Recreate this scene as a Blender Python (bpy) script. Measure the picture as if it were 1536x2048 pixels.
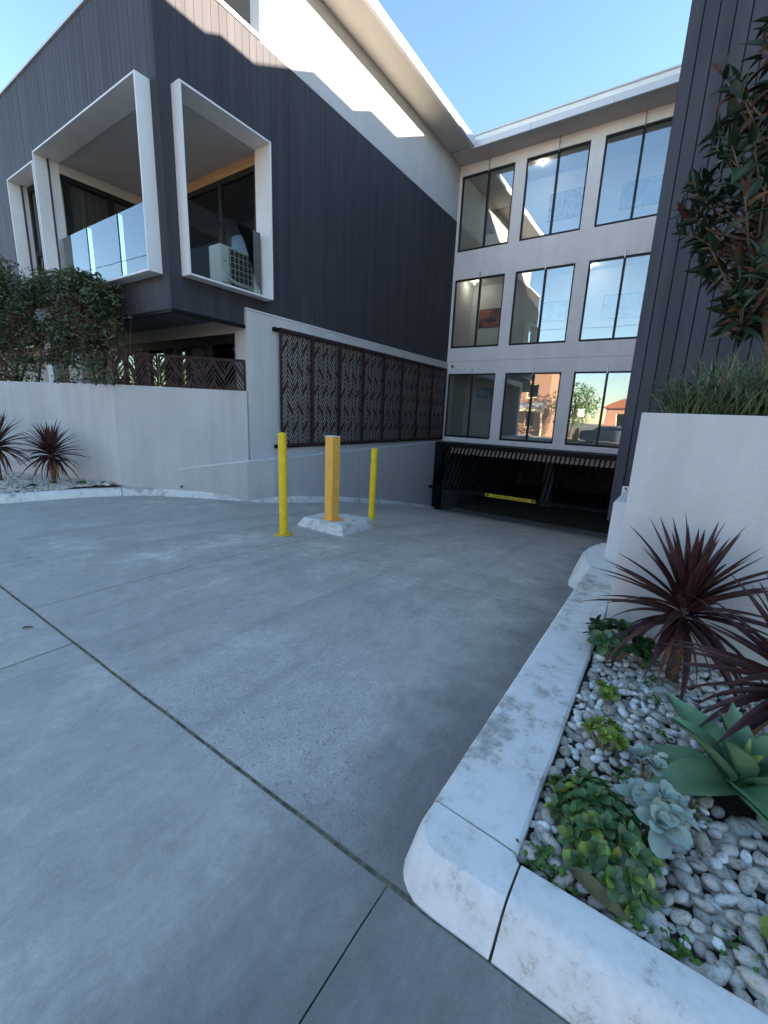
import bpy, bmesh, math, random
from mathutils import Vector, Matrix, Quaternion, noise

for o in list(bpy.data.objects):
    bpy.data.objects.remove(o, do_unlink=True)
scene = bpy.context.scene
COL = scene.collection
R = math.radians
random.seed(11)

# ------------------------------------------------------------------ camera
cam_d = bpy.data.cameras.new('camera')
cam = bpy.data.objects.new('camera', cam_d)
COL.objects.link(cam)
yaw, pitch, roll = R(-33.878), R(13.002), R(2.436)
fw = Vector((math.sin(yaw)*math.cos(pitch), math.cos(yaw)*math.cos(pitch), -math.sin(pitch)))
rt = Vector((math.cos(yaw), -math.sin(yaw), 0))
up = rt.cross(fw)
r2 = rt*math.cos(roll) + up*math.sin(roll)
u2 = -rt*math.sin(roll) + up*math.cos(roll)
m = Matrix((r2, u2, -fw)).transposed().to_4x4()
m.translation = Vector((0, 0, 1.6))
cam.matrix_world = m
cam_d.sensor_fit = 'HORIZONTAL'
cam_d.sensor_width = 36
cam_d.lens = 849.3/1536*36
cam_d.clip_start = 0.05
cam_d.clip_end = 3000
scene.camera = cam

# ------------------------------------------------------------------ sky and sun
SUN_TO = Vector((1.0, 0.62, 0.30)).normalized()          # towards the sun
elev = math.asin(SUN_TO.z)
azim = math.atan2(SUN_TO.x, SUN_TO.y)                     # clockwise from +Y
world = bpy.data.worlds.new('World')
scene.world = world
world.use_nodes = True
wn = world.node_tree
for n in list(wn.nodes): wn.nodes.remove(n)
sky = wn.nodes.new('ShaderNodeTexSky')
sky.sky_type = 'NISHITA'
sky.sun_disc = False
sky.sun_elevation = elev
sky.sun_rotation = azim
sky.altitude = 30
sky.air_density = 1.0
sky.dust_density = 0.15
sky.ozone_density = 2.3
bg = wn.nodes.new('ShaderNodeBackground')
bg.inputs['Strength'].default_value = 0.075
wo = wn.nodes.new('ShaderNodeOutputWorld')
wn.links.new(sky.outputs[0], bg.inputs[0])
wn.links.new(bg.outputs[0], wo.inputs[0])
sd = bpy.data.lights.new('sun', 'SUN')
sd.energy = 5.0
sd.angle = R(0.5)
sd.color = (1.0, 0.86, 0.68)
so = bpy.data.objects.new('sun', sd)
COL.objects.link(so)
so.rotation_euler = SUN_TO.to_track_quat('Z', 'Y').to_euler()
so.location = (30, 20, 30)
scene.view_settings.view_transform = 'Standard'
scene.view_settings.look = 'None'
scene.view_settings.gamma = 1
scene.view_settings.use_curve_mapping = False
scene.view_settings.exposure = 2.85

# ------------------------------------------------------------------ materials
MAT = {}
def _new(name):
    mt = bpy.data.materials.new(name); mt.use_nodes = True
    nt = mt.node_tree
    for n in list(nt.nodes): nt.nodes.remove(n)
    out = nt.nodes.new('ShaderNodeOutputMaterial')
    MAT[name] = mt
    return mt, nt, out
def N(nt, t, **kw):
    n = nt.nodes.new(t)
    for k, v in kw.items():
        if k in n.inputs.keys(): n.inputs[k].default_value = v
        else: setattr(n, k, v)
    return n
def ramp_node(nt, src, stops):
    r = nt.nodes.new('ShaderNodeValToRGB')
    e = r.color_ramp.elements
    while len(e) > 1: e.remove(e[-1])
    e[0].position = stops[0][0]; e[0].color = (*stops[0][1], 1)
    for p, c in stops[1:]:
        x = e.new(p); x.color = (*c, 1)
    nt.links.new(src, r.inputs[0])
    return r
def coords(nt, scale=(1, 1, 1), obj=False):
    if obj:
        tc = nt.nodes.new('ShaderNodeTexCoord'); src = tc.outputs['Object']
    else:
        g = nt.nodes.new('ShaderNodeNewGeometry'); src = g.outputs['Position']
    mp = nt.nodes.new('ShaderNodeMapping'); mp.inputs['Scale'].default_value = scale
    nt.links.new(src, mp.inputs[0])
    return mp.outputs[0]
def mixc(nt, fac, a, b, mode='MIX'):
    mx = nt.nodes.new('ShaderNodeMix'); mx.data_type = 'RGBA'; mx.blend_type = mode
    for s, v in ((0, fac), (6, a), (7, b)):
        if hasattr(v, 'links') or hasattr(v, 'is_linked'): nt.links.new(v, mx.inputs[s])
        elif s == 0: mx.inputs[0].default_value = v
        else: mx.inputs[s].default_value = (*v, 1)
    return mx.outputs[2]
def mapr(nt, src, a, b, c, d):
    n = nt.nodes.new('ShaderNodeMapRange')
    for i, v in enumerate((a, b, c, d)): n.inputs[i+1].default_value = v
    nt.links.new(src, n.inputs[0])
    return n.outputs[0]
def mat(name, col, var=0.12, scale=3.0, rough=0.7, spec=0.3, metal=0.0, bump=0.0, bscale=60, stretch=(1,1,1),
        rnd=0.0, col2=None, streak=0.0, sss=0.0, trans=0.0):
    """general painted / mineral / plant surface: base colour with uneven tone, per-object variation and fine relief"""
    mt, nt, out = _new(name)
    b = N(nt, 'ShaderNodeBsdfPrincipled')
    b.inputs['Roughness'].default_value = rough
    b.inputs['Specular IOR Level'].default_value = spec
    b.inputs['Metallic'].default_value = metal
    v = coords(nt, stretch)
    n1 = N(nt, 'ShaderNodeTexNoise', Scale=scale, Detail=6.0, Roughness=0.6)
    nt.links.new(v, n1.inputs['Vector'])
    lo = tuple(c*(1-var) for c in col); hi = tuple(min(1, c*(1+var)) for c in (col2 or col))
    rp = ramp_node(nt, n1.outputs[0], [(0.32, lo), (0.68, hi)])
    c = rp.outputs[0]
    if rnd:
        oi = nt.nodes.new('ShaderNodeObjectInfo')
        f = mapr(nt, oi.outputs['Random'], 0, 1, 1-rnd, 1+rnd)
        hs = nt.nodes.new('ShaderNodeHueSaturation')
        nt.links.new(f, hs.inputs['Value']); nt.links.new(c, hs.inputs['Color'])
        h = mapr(nt, oi.outputs['Random'], 0, 1, 0.5-rnd*0.05, 0.5+rnd*0.05)
        nt.links.new(h, hs.inputs['Hue'])
        c = hs.outputs[0]
    if streak:
        n2 = N(nt, 'ShaderNodeTexNoise', Scale=1.0, Detail=5.0)
        nt.links.new(coords(nt, (5, 5, 0.35)), n2.inputs['Vector'])
        k = mapr(nt, n2.outputs[0], 0.35, 0.7, 1.0, 1.0-streak)
        c = mixc(nt, 1.0, c, k, 'MULTIPLY')
    nt.links.new(c, b.inputs['Base Color'])
    if bump:
        n3 = N(nt, 'ShaderNodeTexNoise', Scale=bscale, Detail=4.0)
        nt.links.new(coords(nt), n3.inputs['Vector'])
        bp = N(nt, 'ShaderNodeBump', Strength=bump, Distance=0.01)
        nt.links.new(n3.outputs[0], bp.inputs['Height'])
        nt.links.new(bp.outputs[0], b.inputs['Normal'])
    sh = b.outputs[0]
    if trans:
        t = nt.nodes.new('ShaderNodeBsdfTranslucent'); nt.links.new(c, t.inputs[0])
        mx = nt.nodes.new('ShaderNodeMixShader'); mx.inputs[0].default_value = trans
        nt.links.new(b.outputs[0], mx.inputs[1]); nt.links.new(t.outputs[0], mx.inputs[2]); sh = mx.outputs[0]
    nt.links.new(sh, out.inputs[0])
    return mt
def glass(name, tint=(0.9, 0.93, 0.92), base=0.10, gain=1.0, wave=0.02):
    mt, nt, out = _new(name)
    tr = nt.nodes.new('ShaderNodeBsdfTransparent'); tr.inputs[0].default_value = (*tint, 1)
    gl = nt.nodes.new('ShaderNodeBsdfGlossy'); gl.inputs['Roughness'].default_value = 0.0
    gl.inputs['Color'].default_value = (1, 1, 1, 1)
    fr = N(nt, 'ShaderNodeFresnel', IOR=1.5)
    f = mapr(nt, fr.outputs[0], 0, 1, base, min(1.0, base+gain))
    if wave:
        n3 = N(nt, 'ShaderNodeTexNoise', Scale=1.6, Detail=1.0)
        nt.links.new(coords(nt), n3.inputs['Vector'])
        bp = N(nt, 'ShaderNodeBump', Strength=wave, Distance=0.1)
        nt.links.new(n3.outputs[0], bp.inputs['Height'])
        nt.links.new(bp.outputs[0], gl.inputs['Normal'])
    mx = nt.nodes.new('ShaderNodeMixShader')
    nt.links.new(f, mx.inputs[0]); nt.links.new(tr.outputs[0], mx.inputs[1]); nt.links.new(gl.outputs[0], mx.inputs[2])
    nt.links.new(mx.outputs[0], out.inputs[0])
    return mt
def emit(name, col, s):
    mt, nt, out = _new(name)
    e = nt.nodes.new('ShaderNodeEmission'); e.inputs[0].default_value = (*col, 1); e.inputs[1].default_value = s
    nt.links.new(e.outputs[0], out.inputs[0]); return mt

def concrete_mat():
    mt, nt, out = _new('concrete_paving')
    b = N(nt, 'ShaderNodeBsdfPrincipled'); b.inputs['Specular IOR Level'].default_value = 0.35
    v = coords(nt)
    big = N(nt, 'ShaderNodeTexNoise', Scale=0.55, Detail=4.0, Roughness=0.55); nt.links.new(coords(nt, (1.0, 0.6, 1)), big.inputs['Vector'])
    mid = N(nt, 'ShaderNodeTexNoise', Scale=1.9, Detail=12.0, Roughness=0.74, Distortion=0.25); nt.links.new(v, mid.inputs['Vector'])
    fine = N(nt, 'ShaderNodeTexNoise', Scale=55.0, Detail=5.0, Roughness=0.7); nt.links.new(v, fine.inputs['Vector'])
    c0 = ramp_node(nt, mid.outputs[0], [(0.35, (0.345, 0.323, 0.27)), (0.47, (0.415, 0.388, 0.325)), (0.56, (0.485, 0.455, 0.382)), (0.65, (0.63, 0.59, 0.50))])
    c1 = mixc(nt, mapr(nt, big.outputs[0], 0.42, 0.62, 0.0, 0.6), c0.outputs[0], (0.385, 0.362, 0.315))
    c2 = mixc(nt, mapr(nt, fine.outputs[0], 0.42, 0.75, 0.0, 0.28), c1, (0.55, 0.53, 0.485))
    # worn wheel path: surface scoured to the aggregate, with dark pits
    wp = N(nt, 'ShaderNodeTexNoise', Scale=0.9, Detail=3.0, Distortion=0.8); nt.links.new(coords(nt, (1.2, 0.75, 1)), wp.inputs['Vector'])
    pit = N(nt, 'ShaderNodeTexVoronoi', Scale=55.0); nt.links.new(v, pit.inputs['Vector'])
    pn = N(nt, 'ShaderNodeTexNoise', Scale=22.0, Detail=3.0); nt.links.new(v, pn.inputs['Vector'])
    pmask = nt.nodes.new('ShaderNodeMath'); pmask.operation = 'MULTIPLY'
    nt.links.new(mapr(nt, pit.outputs['Distance'], 0.12, 0.32, 1.0, 0.0), pmask.inputs[0])
    nt.links.new(mapr(nt, pn.outputs[0], 0.40, 0.56, 0.0, 1.0), pmask.inputs[1])
    pm2 = nt.nodes.new('ShaderNodeMath'); pm2.operation = 'MULTIPLY'
    sx0 = nt.nodes.new('ShaderNodeSeparateXYZ'); nt.links.new(v, sx0.inputs[0])
    zone = nt.nodes.new('ShaderNodeMath'); zone.operation = 'MULTIPLY'          # the wheel path beside the kerb
    nt.links.new(mapr(nt, sx0.outputs[0], -3.1, -2.0, 0.0, 1.0), zone.inputs[0]); nt.links.new(mapr(nt, sx0.outputs[1], 0.85, 1.05, 0.0, 1.0), zone.inputs[1])
    wz = nt.nodes.new('ShaderNodeMath'); wz.operation = 'MULTIPLY'
    nt.links.new(zone.outputs[0], wz.inputs[0]); nt.links.new(mapr(nt, wp.outputs[0], 0.40, 0.55, 0.1, 1.0), wz.inputs[1])
    nt.links.new(pmask.outputs[0], pm2.inputs[0]); nt.links.new(wz.outputs[0], pm2.inputs[1])
    c3 = mixc(nt, pm2.outputs[0], c2, (0.15, 0.145, 0.135))
    scw = N(nt, 'ShaderNodeTexNoise', Scale=70.0, Detail=6.0, Distortion=1.2); nt.links.new(v, scw.inputs['Vector'])
    sm = nt.nodes.new('ShaderNodeMath'); sm.operation = 'MULTIPLY'
    nt.links.new(mapr(nt, scw.outputs[0], 0.48, 0.64, 0.0, 0.5), sm.inputs[0]); nt.links.new(wz.outputs[0], sm.inputs[1])
    c4 = mixc(nt, sm.outputs[0], c3, (0.60, 0.59, 0.57))
    # stains
    st = N(nt, 'ShaderNodeTexVoronoi', Scale=1.7, Randomness=1.0); nt.links.new(v, st.inputs['Vector'])
    c5 = mixc(nt, mapr(nt, st.outputs['Distance'], 0.02, 0.06, 0.55, 0.0), c4, (0.10, 0.10, 0.095))
    # damp dirt plus painted-in contact shade, a dark band along the right hand kerb
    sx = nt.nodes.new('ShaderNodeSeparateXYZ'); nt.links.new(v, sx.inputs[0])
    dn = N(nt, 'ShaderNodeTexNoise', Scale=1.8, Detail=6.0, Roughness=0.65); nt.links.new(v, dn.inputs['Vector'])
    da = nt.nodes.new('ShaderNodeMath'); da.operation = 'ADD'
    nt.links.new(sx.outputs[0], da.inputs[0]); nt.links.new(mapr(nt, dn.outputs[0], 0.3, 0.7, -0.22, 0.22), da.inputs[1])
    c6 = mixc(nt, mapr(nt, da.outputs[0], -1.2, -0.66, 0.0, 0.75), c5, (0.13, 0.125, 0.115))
    # hairline cracks and black rubber scuffs
    ck = N(nt, 'ShaderNodeTexVoronoi', Scale=0.42, feature='DISTANCE_TO_EDGE'); 
    cw_ = N(nt, 'ShaderNodeTexNoise', Scale=3.0, Detail=6.0); nt.links.new(v, cw_.inputs['Vector'])
    vm = nt.nodes.new('ShaderNodeVectorMath'); vm.operation = 'MULTIPLY_ADD'; nt.links.new(cw_.outputs['Color'], vm.inputs[0]); vm.inputs[1].default_value = (0.35, 0.35, 0.0); nt.links.new(v, vm.inputs[2])
    nt.links.new(vm.outputs[0], ck.inputs['Vector'])
    ckm = nt.nodes.new('ShaderNodeMath'); ckm.operation = 'MULTIPLY'
    nt.links.new(mapr(nt, ck.outputs['Distance'], 0.0005, 0.0015, 0.22, 0.0), ckm.inputs[0]); nt.links.new(mapr(nt, big.outputs[0], 0.5, 0.56, 0.0, 1.0), ckm.inputs[1])
    c7 = c6
    ty = N(nt, 'ShaderNodeTexNoise', Scale=1.0, Detail=5.0, Roughness=0.6); nt.links.new(coords(nt, (2.6, 0.22, 1)), ty.inputs['Vector'])
    c8 = mixc(nt, mapr(nt, ty.outputs[0], 0.52, 0.68, 0.0, 0.42), c7, (0.25, 0.242, 0.225))
    gn = N(nt, 'ShaderNodeTexNoise', Scale=230.0, Detail=3.0, Roughness=0.8); nt.links.new(v, gn.inputs['Vector'])
    gk = mapr(nt, gn.outputs[0], 0.25, 0.75, 0.80, 1.20)
    c9 = mixc(nt, 1.0, c8, gk, 'MULTIPLY')
    tn = N(nt, 'ShaderNodeTexNoise', Scale=13.0, Detail=10.0, Roughness=0.82, Distortion=0.5); nt.links.new(coords(nt, (1.0, 0.55, 1)), tn.inputs['Vector'])
    c9 = mixc(nt, 1.0, c9, mapr(nt, tn.outputs[0], 0.33, 0.67, 0.84, 1.16), 'MULTIPLY')
    nt.links.new(c9, b.inputs['Base Color'])
    nt.links.new(mapr(nt, mid.outputs[0], 0.3, 0.7, 0.45, 0.75), b.inputs['Roughness'])
    bp = N(nt, 'ShaderNodeBump', Strength=0.35, Distance=0.004); nt.links.new(fine.outputs[0], bp.inputs['Height'])
    bp2 = N(nt, 'ShaderNodeBump', Strength=0.5, Distance=0.006, invert=True); nt.links.new(pm2.outputs[0], bp2.inputs['Height']); nt.links.new(bp.outputs[0], bp2.inputs['Normal'])
    nt.links.new(bp2.outputs[0], b.inputs['Normal'])
    nt.links.new(b.outputs[0], out.inputs[0])
def kerb_mat():
    mt, nt, out = _new('white_kerb')
    b = N(nt, 'ShaderNodeBsdfPrincipled', Roughness=0.8); b.inputs['Specular IOR Level'].default_value = 0.25
    v = coords(nt)
    n1 = N(nt, 'ShaderNodeTexNoise', Scale=9.0, Detail=12.0, Roughness=0.8); nt.links.new(v, n1.inputs['Vector'])
    n2 = N(nt, 'ShaderNodeTexNoise', Scale=1.6, Detail=4.0, Roughness=0.6); nt.links.new(v, n2.inputs['Vector'])
    n3 = N(nt, 'ShaderNodeTexNoise', Scale=120.0, Detail=3.0); nt.links.new(v, n3.inputs['Vector'])
    ad = nt.nodes.new('ShaderNodeMath'); ad.operation = 'ADD'
    nt.links.new(n1.outputs[0], ad.inputs[0]); nt.links.new(mapr(nt, n2.outputs[0], 0.3, 0.7, -0.13, 0.13), ad.inputs[1])
    c = ramp_node(nt, ad.outputs[0], [(0.42, (0.76, 0.74, 0.68)), (0.54, (0.68, 0.66, 0.595)), (0.60, (0.50, 0.475, 0.41)), (0.68, (0.36, 0.335, 0.29)), (0.8, (0.26, 0.235, 0.20))])
    c2 = mixc(nt, mapr(nt, n3.outputs[0], 0.70, 0.80, 0.0, 0.5), c.outputs[0], (0.2, 0.19, 0.18))
    # grime in the foot of the kerb
    nt.links.new(c2, b.inputs['Base Color'])
    bp = N(nt, 'ShaderNodeBump', Strength=0.6, Distance=0.004, invert=True); nt.links.new(ad.outputs[0], bp.inputs['Height'])
    bp2 = N(nt, 'ShaderNodeBump', Strength=0.3, Distance=0.003); nt.links.new(n3.outputs[0], bp2.inputs['Height']); nt.links.new(bp.outputs[0], bp2.inputs['Normal'])
    nt.links.new(bp2.outputs[0], b.inputs['Normal'])
    nt.links.new(b.outputs[0], out.inputs[0])
def pebble_mat():
    mt, nt, out = _new('pebble')
    b = N(nt, 'ShaderNodeBsdfPrincipled', Roughness=0.5); b.inputs['Specular IOR Level'].default_value = 0.35
    v = coords(nt)
    g = nt.nodes.new('ShaderNodeNewGeometry')
    n1 = N(nt, 'ShaderNodeTexNoise', Scale=34.0, Detail=7.0, Roughness=0.78); nt.links.new(v, n1.inputs['Vector'])
    c = ramp_node(nt, n1.outputs[0], [(0.40, (0.84, 0.83, 0.80)), (0.52, (0.72, 0.70, 0.65)), (0.60, (0.46, 0.42, 0.35)), (0.68, (0.16, 0.13, 0.10))])
    t = ramp_node(nt, g.outputs['Random Per Island'], [(0.0, (1, 1, 1)), (0.6, (0.97, 0.95, 0.92)), (0.82, (0.85, 0.81, 0.72)), (0.95, (0.7, 0.66, 0.6)), (1.0, (0.55, 0.54, 0.52))])
    oi = nt.nodes.new('ShaderNodeObjectInfo')
    t2 = ramp_node(nt, oi.outputs['Random'], [(0.0, (1, 1, 1)), (0.6, (0.97, 0.95, 0.92)), (0.82, (0.85, 0.81, 0.72)), (0.95, (0.7, 0.66, 0.6)), (1.0, (0.55, 0.54, 0.52))])
    c2 = mixc(nt, 1.0, c.outputs[0], t.outputs[0], 'MULTIPLY')
    c3 = mixc(nt, 1.0, c2, t2.outputs[0], 'MULTIPLY')
    nt.links.new(c3, b.inputs['Base Color']); nt.links.new(b.outputs[0], out.inputs[0])
def brick_mat():
    mt, nt, out = _new('red_brick')
    b = N(nt, 'ShaderNodeBsdfPrincipled', Roughness=0.85)
    br = nt.nodes.new('ShaderNodeTexBrick')
    br.inputs['Color1'].default_value = (0.36, 0.15, 0.085, 1); br.inputs['Color2'].default_value = (0.28, 0.12, 0.07, 1)
    br.inputs['Mortar'].default_value = (0.5, 0.42, 0.33, 1); br.inputs['Scale'].default_value = 1.0
    br.inputs['Brick Width'].default_value = 0.24; br.inputs['Row Height'].default_value = 0.085; br.inputs['Mortar Size'].default_value = 0.008
    tc = nt.nodes.new('ShaderNodeNewGeometry'); sp = nt.nodes.new('ShaderNodeSeparateXYZ'); cb = nt.nodes.new('ShaderNodeCombineXYZ')
    nt.links.new(tc.outputs['Position'], sp.inputs[0]); nt.links.new(sp.outputs[0], cb.inputs[0]); nt.links.new(sp.outputs[2], cb.inputs[1])
    nt.links.new(cb.outputs[0], br.inputs['Vector']); nt.links.new(br.outputs[0], b.inputs['Base Color']); nt.links.new(b.outputs[0], out.inputs[0])

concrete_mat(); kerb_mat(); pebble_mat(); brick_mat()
mat('render_white', (0.86, 0.845, 0.82), var=0.05, scale=1.2, rough=0.85, spec=0.15, bump=0.35, bscale=140, streak=0.06)
mat('render_upper', (0.56, 0.545, 0.52), var=0.05, scale=1.2, rough=0.85, spec=0.15, bump=0.35, bscale=140, streak=0.06)
mat('render_planter', (0.60, 0.58, 0.55), var=0.05, scale=1.5, rough=0.85, spec=0.15, bump=0.45, bscale=110, streak=0.13)
mat('render_grey', (0.52, 0.505, 0.48), var=0.05, scale=1.3, rough=0.85, spec=0.15, bump=0.35, bscale=120, streak=0.10)
mat('soffit', (0.50, 0.48, 0.45), var=0.05, scale=1.0, rough=0.8)
mat('fascia', (0.62, 0.62, 0.63), var=0.04, scale=0.8, rough=0.42, spec=0.5)
mat('cladding', (0.062, 0.058, 0.067), var=0.18, scale=1.2, rough=0.62, spec=0.25, stretch=(4, 4, 0.4), rnd=0.10, streak=0.22)
mat('cladding_dark', (0.049, 0.047, 0.054), var=0.12, scale=1.2, rough=0.65, spec=0.2, stretch=(4, 4, 0.4), rnd=0.07, streak=0.15)
mat('clad_back', (0.034, 0.031, 0.033), rough=0.9)
mat('black_metal', (0.007, 0.0075, 0.009), var=0.2, rough=0.55, spec=0.15)
mat('gate_black', (0.0025, 0.0025, 0.003), var=0.2, rough=0.8, spec=0.03)
mat('frame_white', (0.74, 0.73, 0.71), var=0.04, rough=0.5, spec=0.35, streak=0.05)
mat('window_frame', (0.012, 0.0125, 0.014), var=0.1, rough=0.45, spec=0.3)
mat('steel', (0.45, 0.45, 0.46), var=0.1, rough=0.35, metal=0.8)
mat('corten', (0.046, 0.026, 0.023), var=0.35, scale=9, rough=0.8, spec=0.2, bump=0.2, bscale=50)
mat('bollard_yellow', (0.80, 0.55, 0.015), var=0.10, scale=9, rough=0.45, spec=0.4, streak=0.16, bump=0.08, bscale=40)
mat('post_orange', (0.86, 0.44, 0.07), var=0.10, scale=9, rough=0.55, spec=0.4)
mat('sticker_yellow', (0.75, 0.55, 0.04), rough=0.5)
mat('ink', (0.02, 0.02, 0.02), rough=0.6)
mat('interior_wall', (0.72, 0.73, 0.70), var=0.02, rough=0.9, spec=0.1)
mat('interior_ceiling', (0.7, 0.69, 0.66), var=0.02, rough=0.9, spec=0.1)
mat('interior_floor', (0.16, 0.14, 0.12), rough=0.8)
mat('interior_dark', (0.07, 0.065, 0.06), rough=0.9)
mat('curtain_grey', (0.36, 0.35, 0.32), var=0.1, rough=0.9, spec=0.1)
mat('timber_head', (0.40, 0.27, 0.16), var=0.2, scale=2, rough=0.7, stretch=(1, 1, 12))
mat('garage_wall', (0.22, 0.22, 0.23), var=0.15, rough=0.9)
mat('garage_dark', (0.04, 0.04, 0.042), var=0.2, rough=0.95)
mat('soil', (0.045, 0.035, 0.026), var=0.5, scale=30, rough=1.0, bump=1.0, bscale=60)
mat('joint_dirt', (0.15, 0.135, 0.09), var=0.7, scale=25, rough=1.0)
mat('verge_mix', (0.20, 0.20, 0.17), var=0.3, scale=0.3, rough=0.95)
mat('asphalt', (0.06, 0.06, 0.062), var=0.2, scale=20, rough=0.9)
mat('verge', (0.07, 0.10, 0.03), var=0.5, scale=8, rough=1.0)
mat('ac_white', (0.86, 0.85, 0.81), var=0.03, rough=0.45)
mat('ac_coil', (0.03, 0.035, 0.035), var=0.3, scale=40, rough=0.6)
mat('pipe_lag', (0.72, 0.71, 0.68), rough=0.6)
mat('cord_leaf', (0.048, 0.018, 0.017), var=0.4, scale=12, rough=0.45, spec=0.35, rnd=0.4, col2=(0.070, 0.024, 0.022), trans=0.10)
mat('cord_leaf_old', (0.22, 0.10, 0.035), var=0.4, scale=14, rough=0.6, rnd=0.4)
mat('cord_trunk', (0.16, 0.11, 0.08), var=0.5, scale=40, rough=0.9, bump=0.8)
mat('jade_dark', (0.065, 0.135, 0.040), var=0.25, scale=14, rough=0.38, spec=0.5, rnd=0.3, trans=0.1)
mat('jade_lime', (0.22, 0.29, 0.045), var=0.3, scale=14, rough=0.4, spec=0.45, rnd=0.3, trans=0.15)
mat('silver_leaf', (0.30, 0.37, 0.30), var=0.15, scale=18, rough=0.75, spec=0.2, rnd=0.12)
mat('agave_leaf', (0.125, 0.225, 0.115), var=0.22, scale=7, rough=0.5, spec=0.35, rnd=0.15)
mat('agave_bud', (0.24, 0.34, 0.10), var=0.15, scale=9, rough=0.5)
mat('weed', (0.07, 0.16, 0.03), var=0.3, scale=30, rough=0.6, trans=0.2)
mat('stem', (0.24, 0.18, 0.10), var=0.3, scale=30, rough=0.8)
mat('bark', (0.13, 0.085, 0.05), var=0.4, scale=25, rough=0.9, bump=0.5)
mat('tree_leaf', (0.026, 0.048, 0.022), var=0.3, scale=9, rough=0.42, spec=0.35, rnd=0.35, trans=0.08)
mat('tree_leaf_brown', (0.12, 0.052, 0.028), var=0.3, scale=9, rough=0.6, rnd=0.35)
mat('hedge_leaf', (0.070, 0.095, 0.042), var=0.5, scale=4, rough=0.4, spec=0.45)
mat('hedge_leaf_brown', (0.115, 0.07, 0.038), var=0.4, scale=6, rough=0.6)
mat('grass_blade', (0.095, 0.165, 0.055), var=0.45, scale=8, rough=0.5, spec=0.35, col2=(0.14, 0.19, 0.10))
mat('grass_dry', (0.26, 0.23, 0.15), var=0.4, scale=8, rough=0.7)
mat('dry_leaf', (0.09, 0.085, 0.035), var=0.35, scale=20, rough=0.6)
mat('terracotta', (0.36, 0.13, 0.06), var=0.25, scale=6, rough=0.8)
mat('cream_paint', (0.70, 0.58, 0.34), rough=0.6)
mat('iron_roof', (0.42, 0.42, 0.40), var=0.1, rough=0.5)
mat('salmon', (0.46, 0.22, 0.16), rough=0.8)
mat('car_paint', (0.08, 0.10, 0.13), rough=0.25, spec=0.6)
mat('rubber', (0.02, 0.02, 0.02), rough=0.8)
mat('sign_white', (0.8, 0.8, 0.78), rough=0.5)
mat('pic_red', (0.30, 0.09, 0.05), var=0.7, scale=4, rough=0.6)
mat('pic_blue', (0.05, 0.16, 0.30), var=0.6, scale=5, rough=0.6, col2=(0.25, 0.45, 0.6))
mat('pic_snow', (0.55, 0.60, 0.62), var=0.3, scale=8, rough=0.6)
mat('pic_city', (0.30, 0.31, 0.33), var=0.7, scale=6, rough=0.6, stretch=(6, 1, 1))
mat('pic_pale', (0.42, 0.55, 0.60), var=0.4, scale=3, rough=0.6)
mat('pic_grey', (0.16, 0.17, 0.18), var=0.8, scale=5, rough=0.6)
glass('window_glass', base=0.155, gain=1.1, wave=0.012)
glass('loggia_glass', tint=(0.70, 0.71, 0.70), base=0.05, gain=1.0, wave=0.008)
glass('rail_glass', tint=(0.92, 0.96, 0.95), base=0.11, gain=1.3, wave=0.006)
emit('lamp_glow', (1.0, 0.9, 0.75), 9.0)

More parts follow.
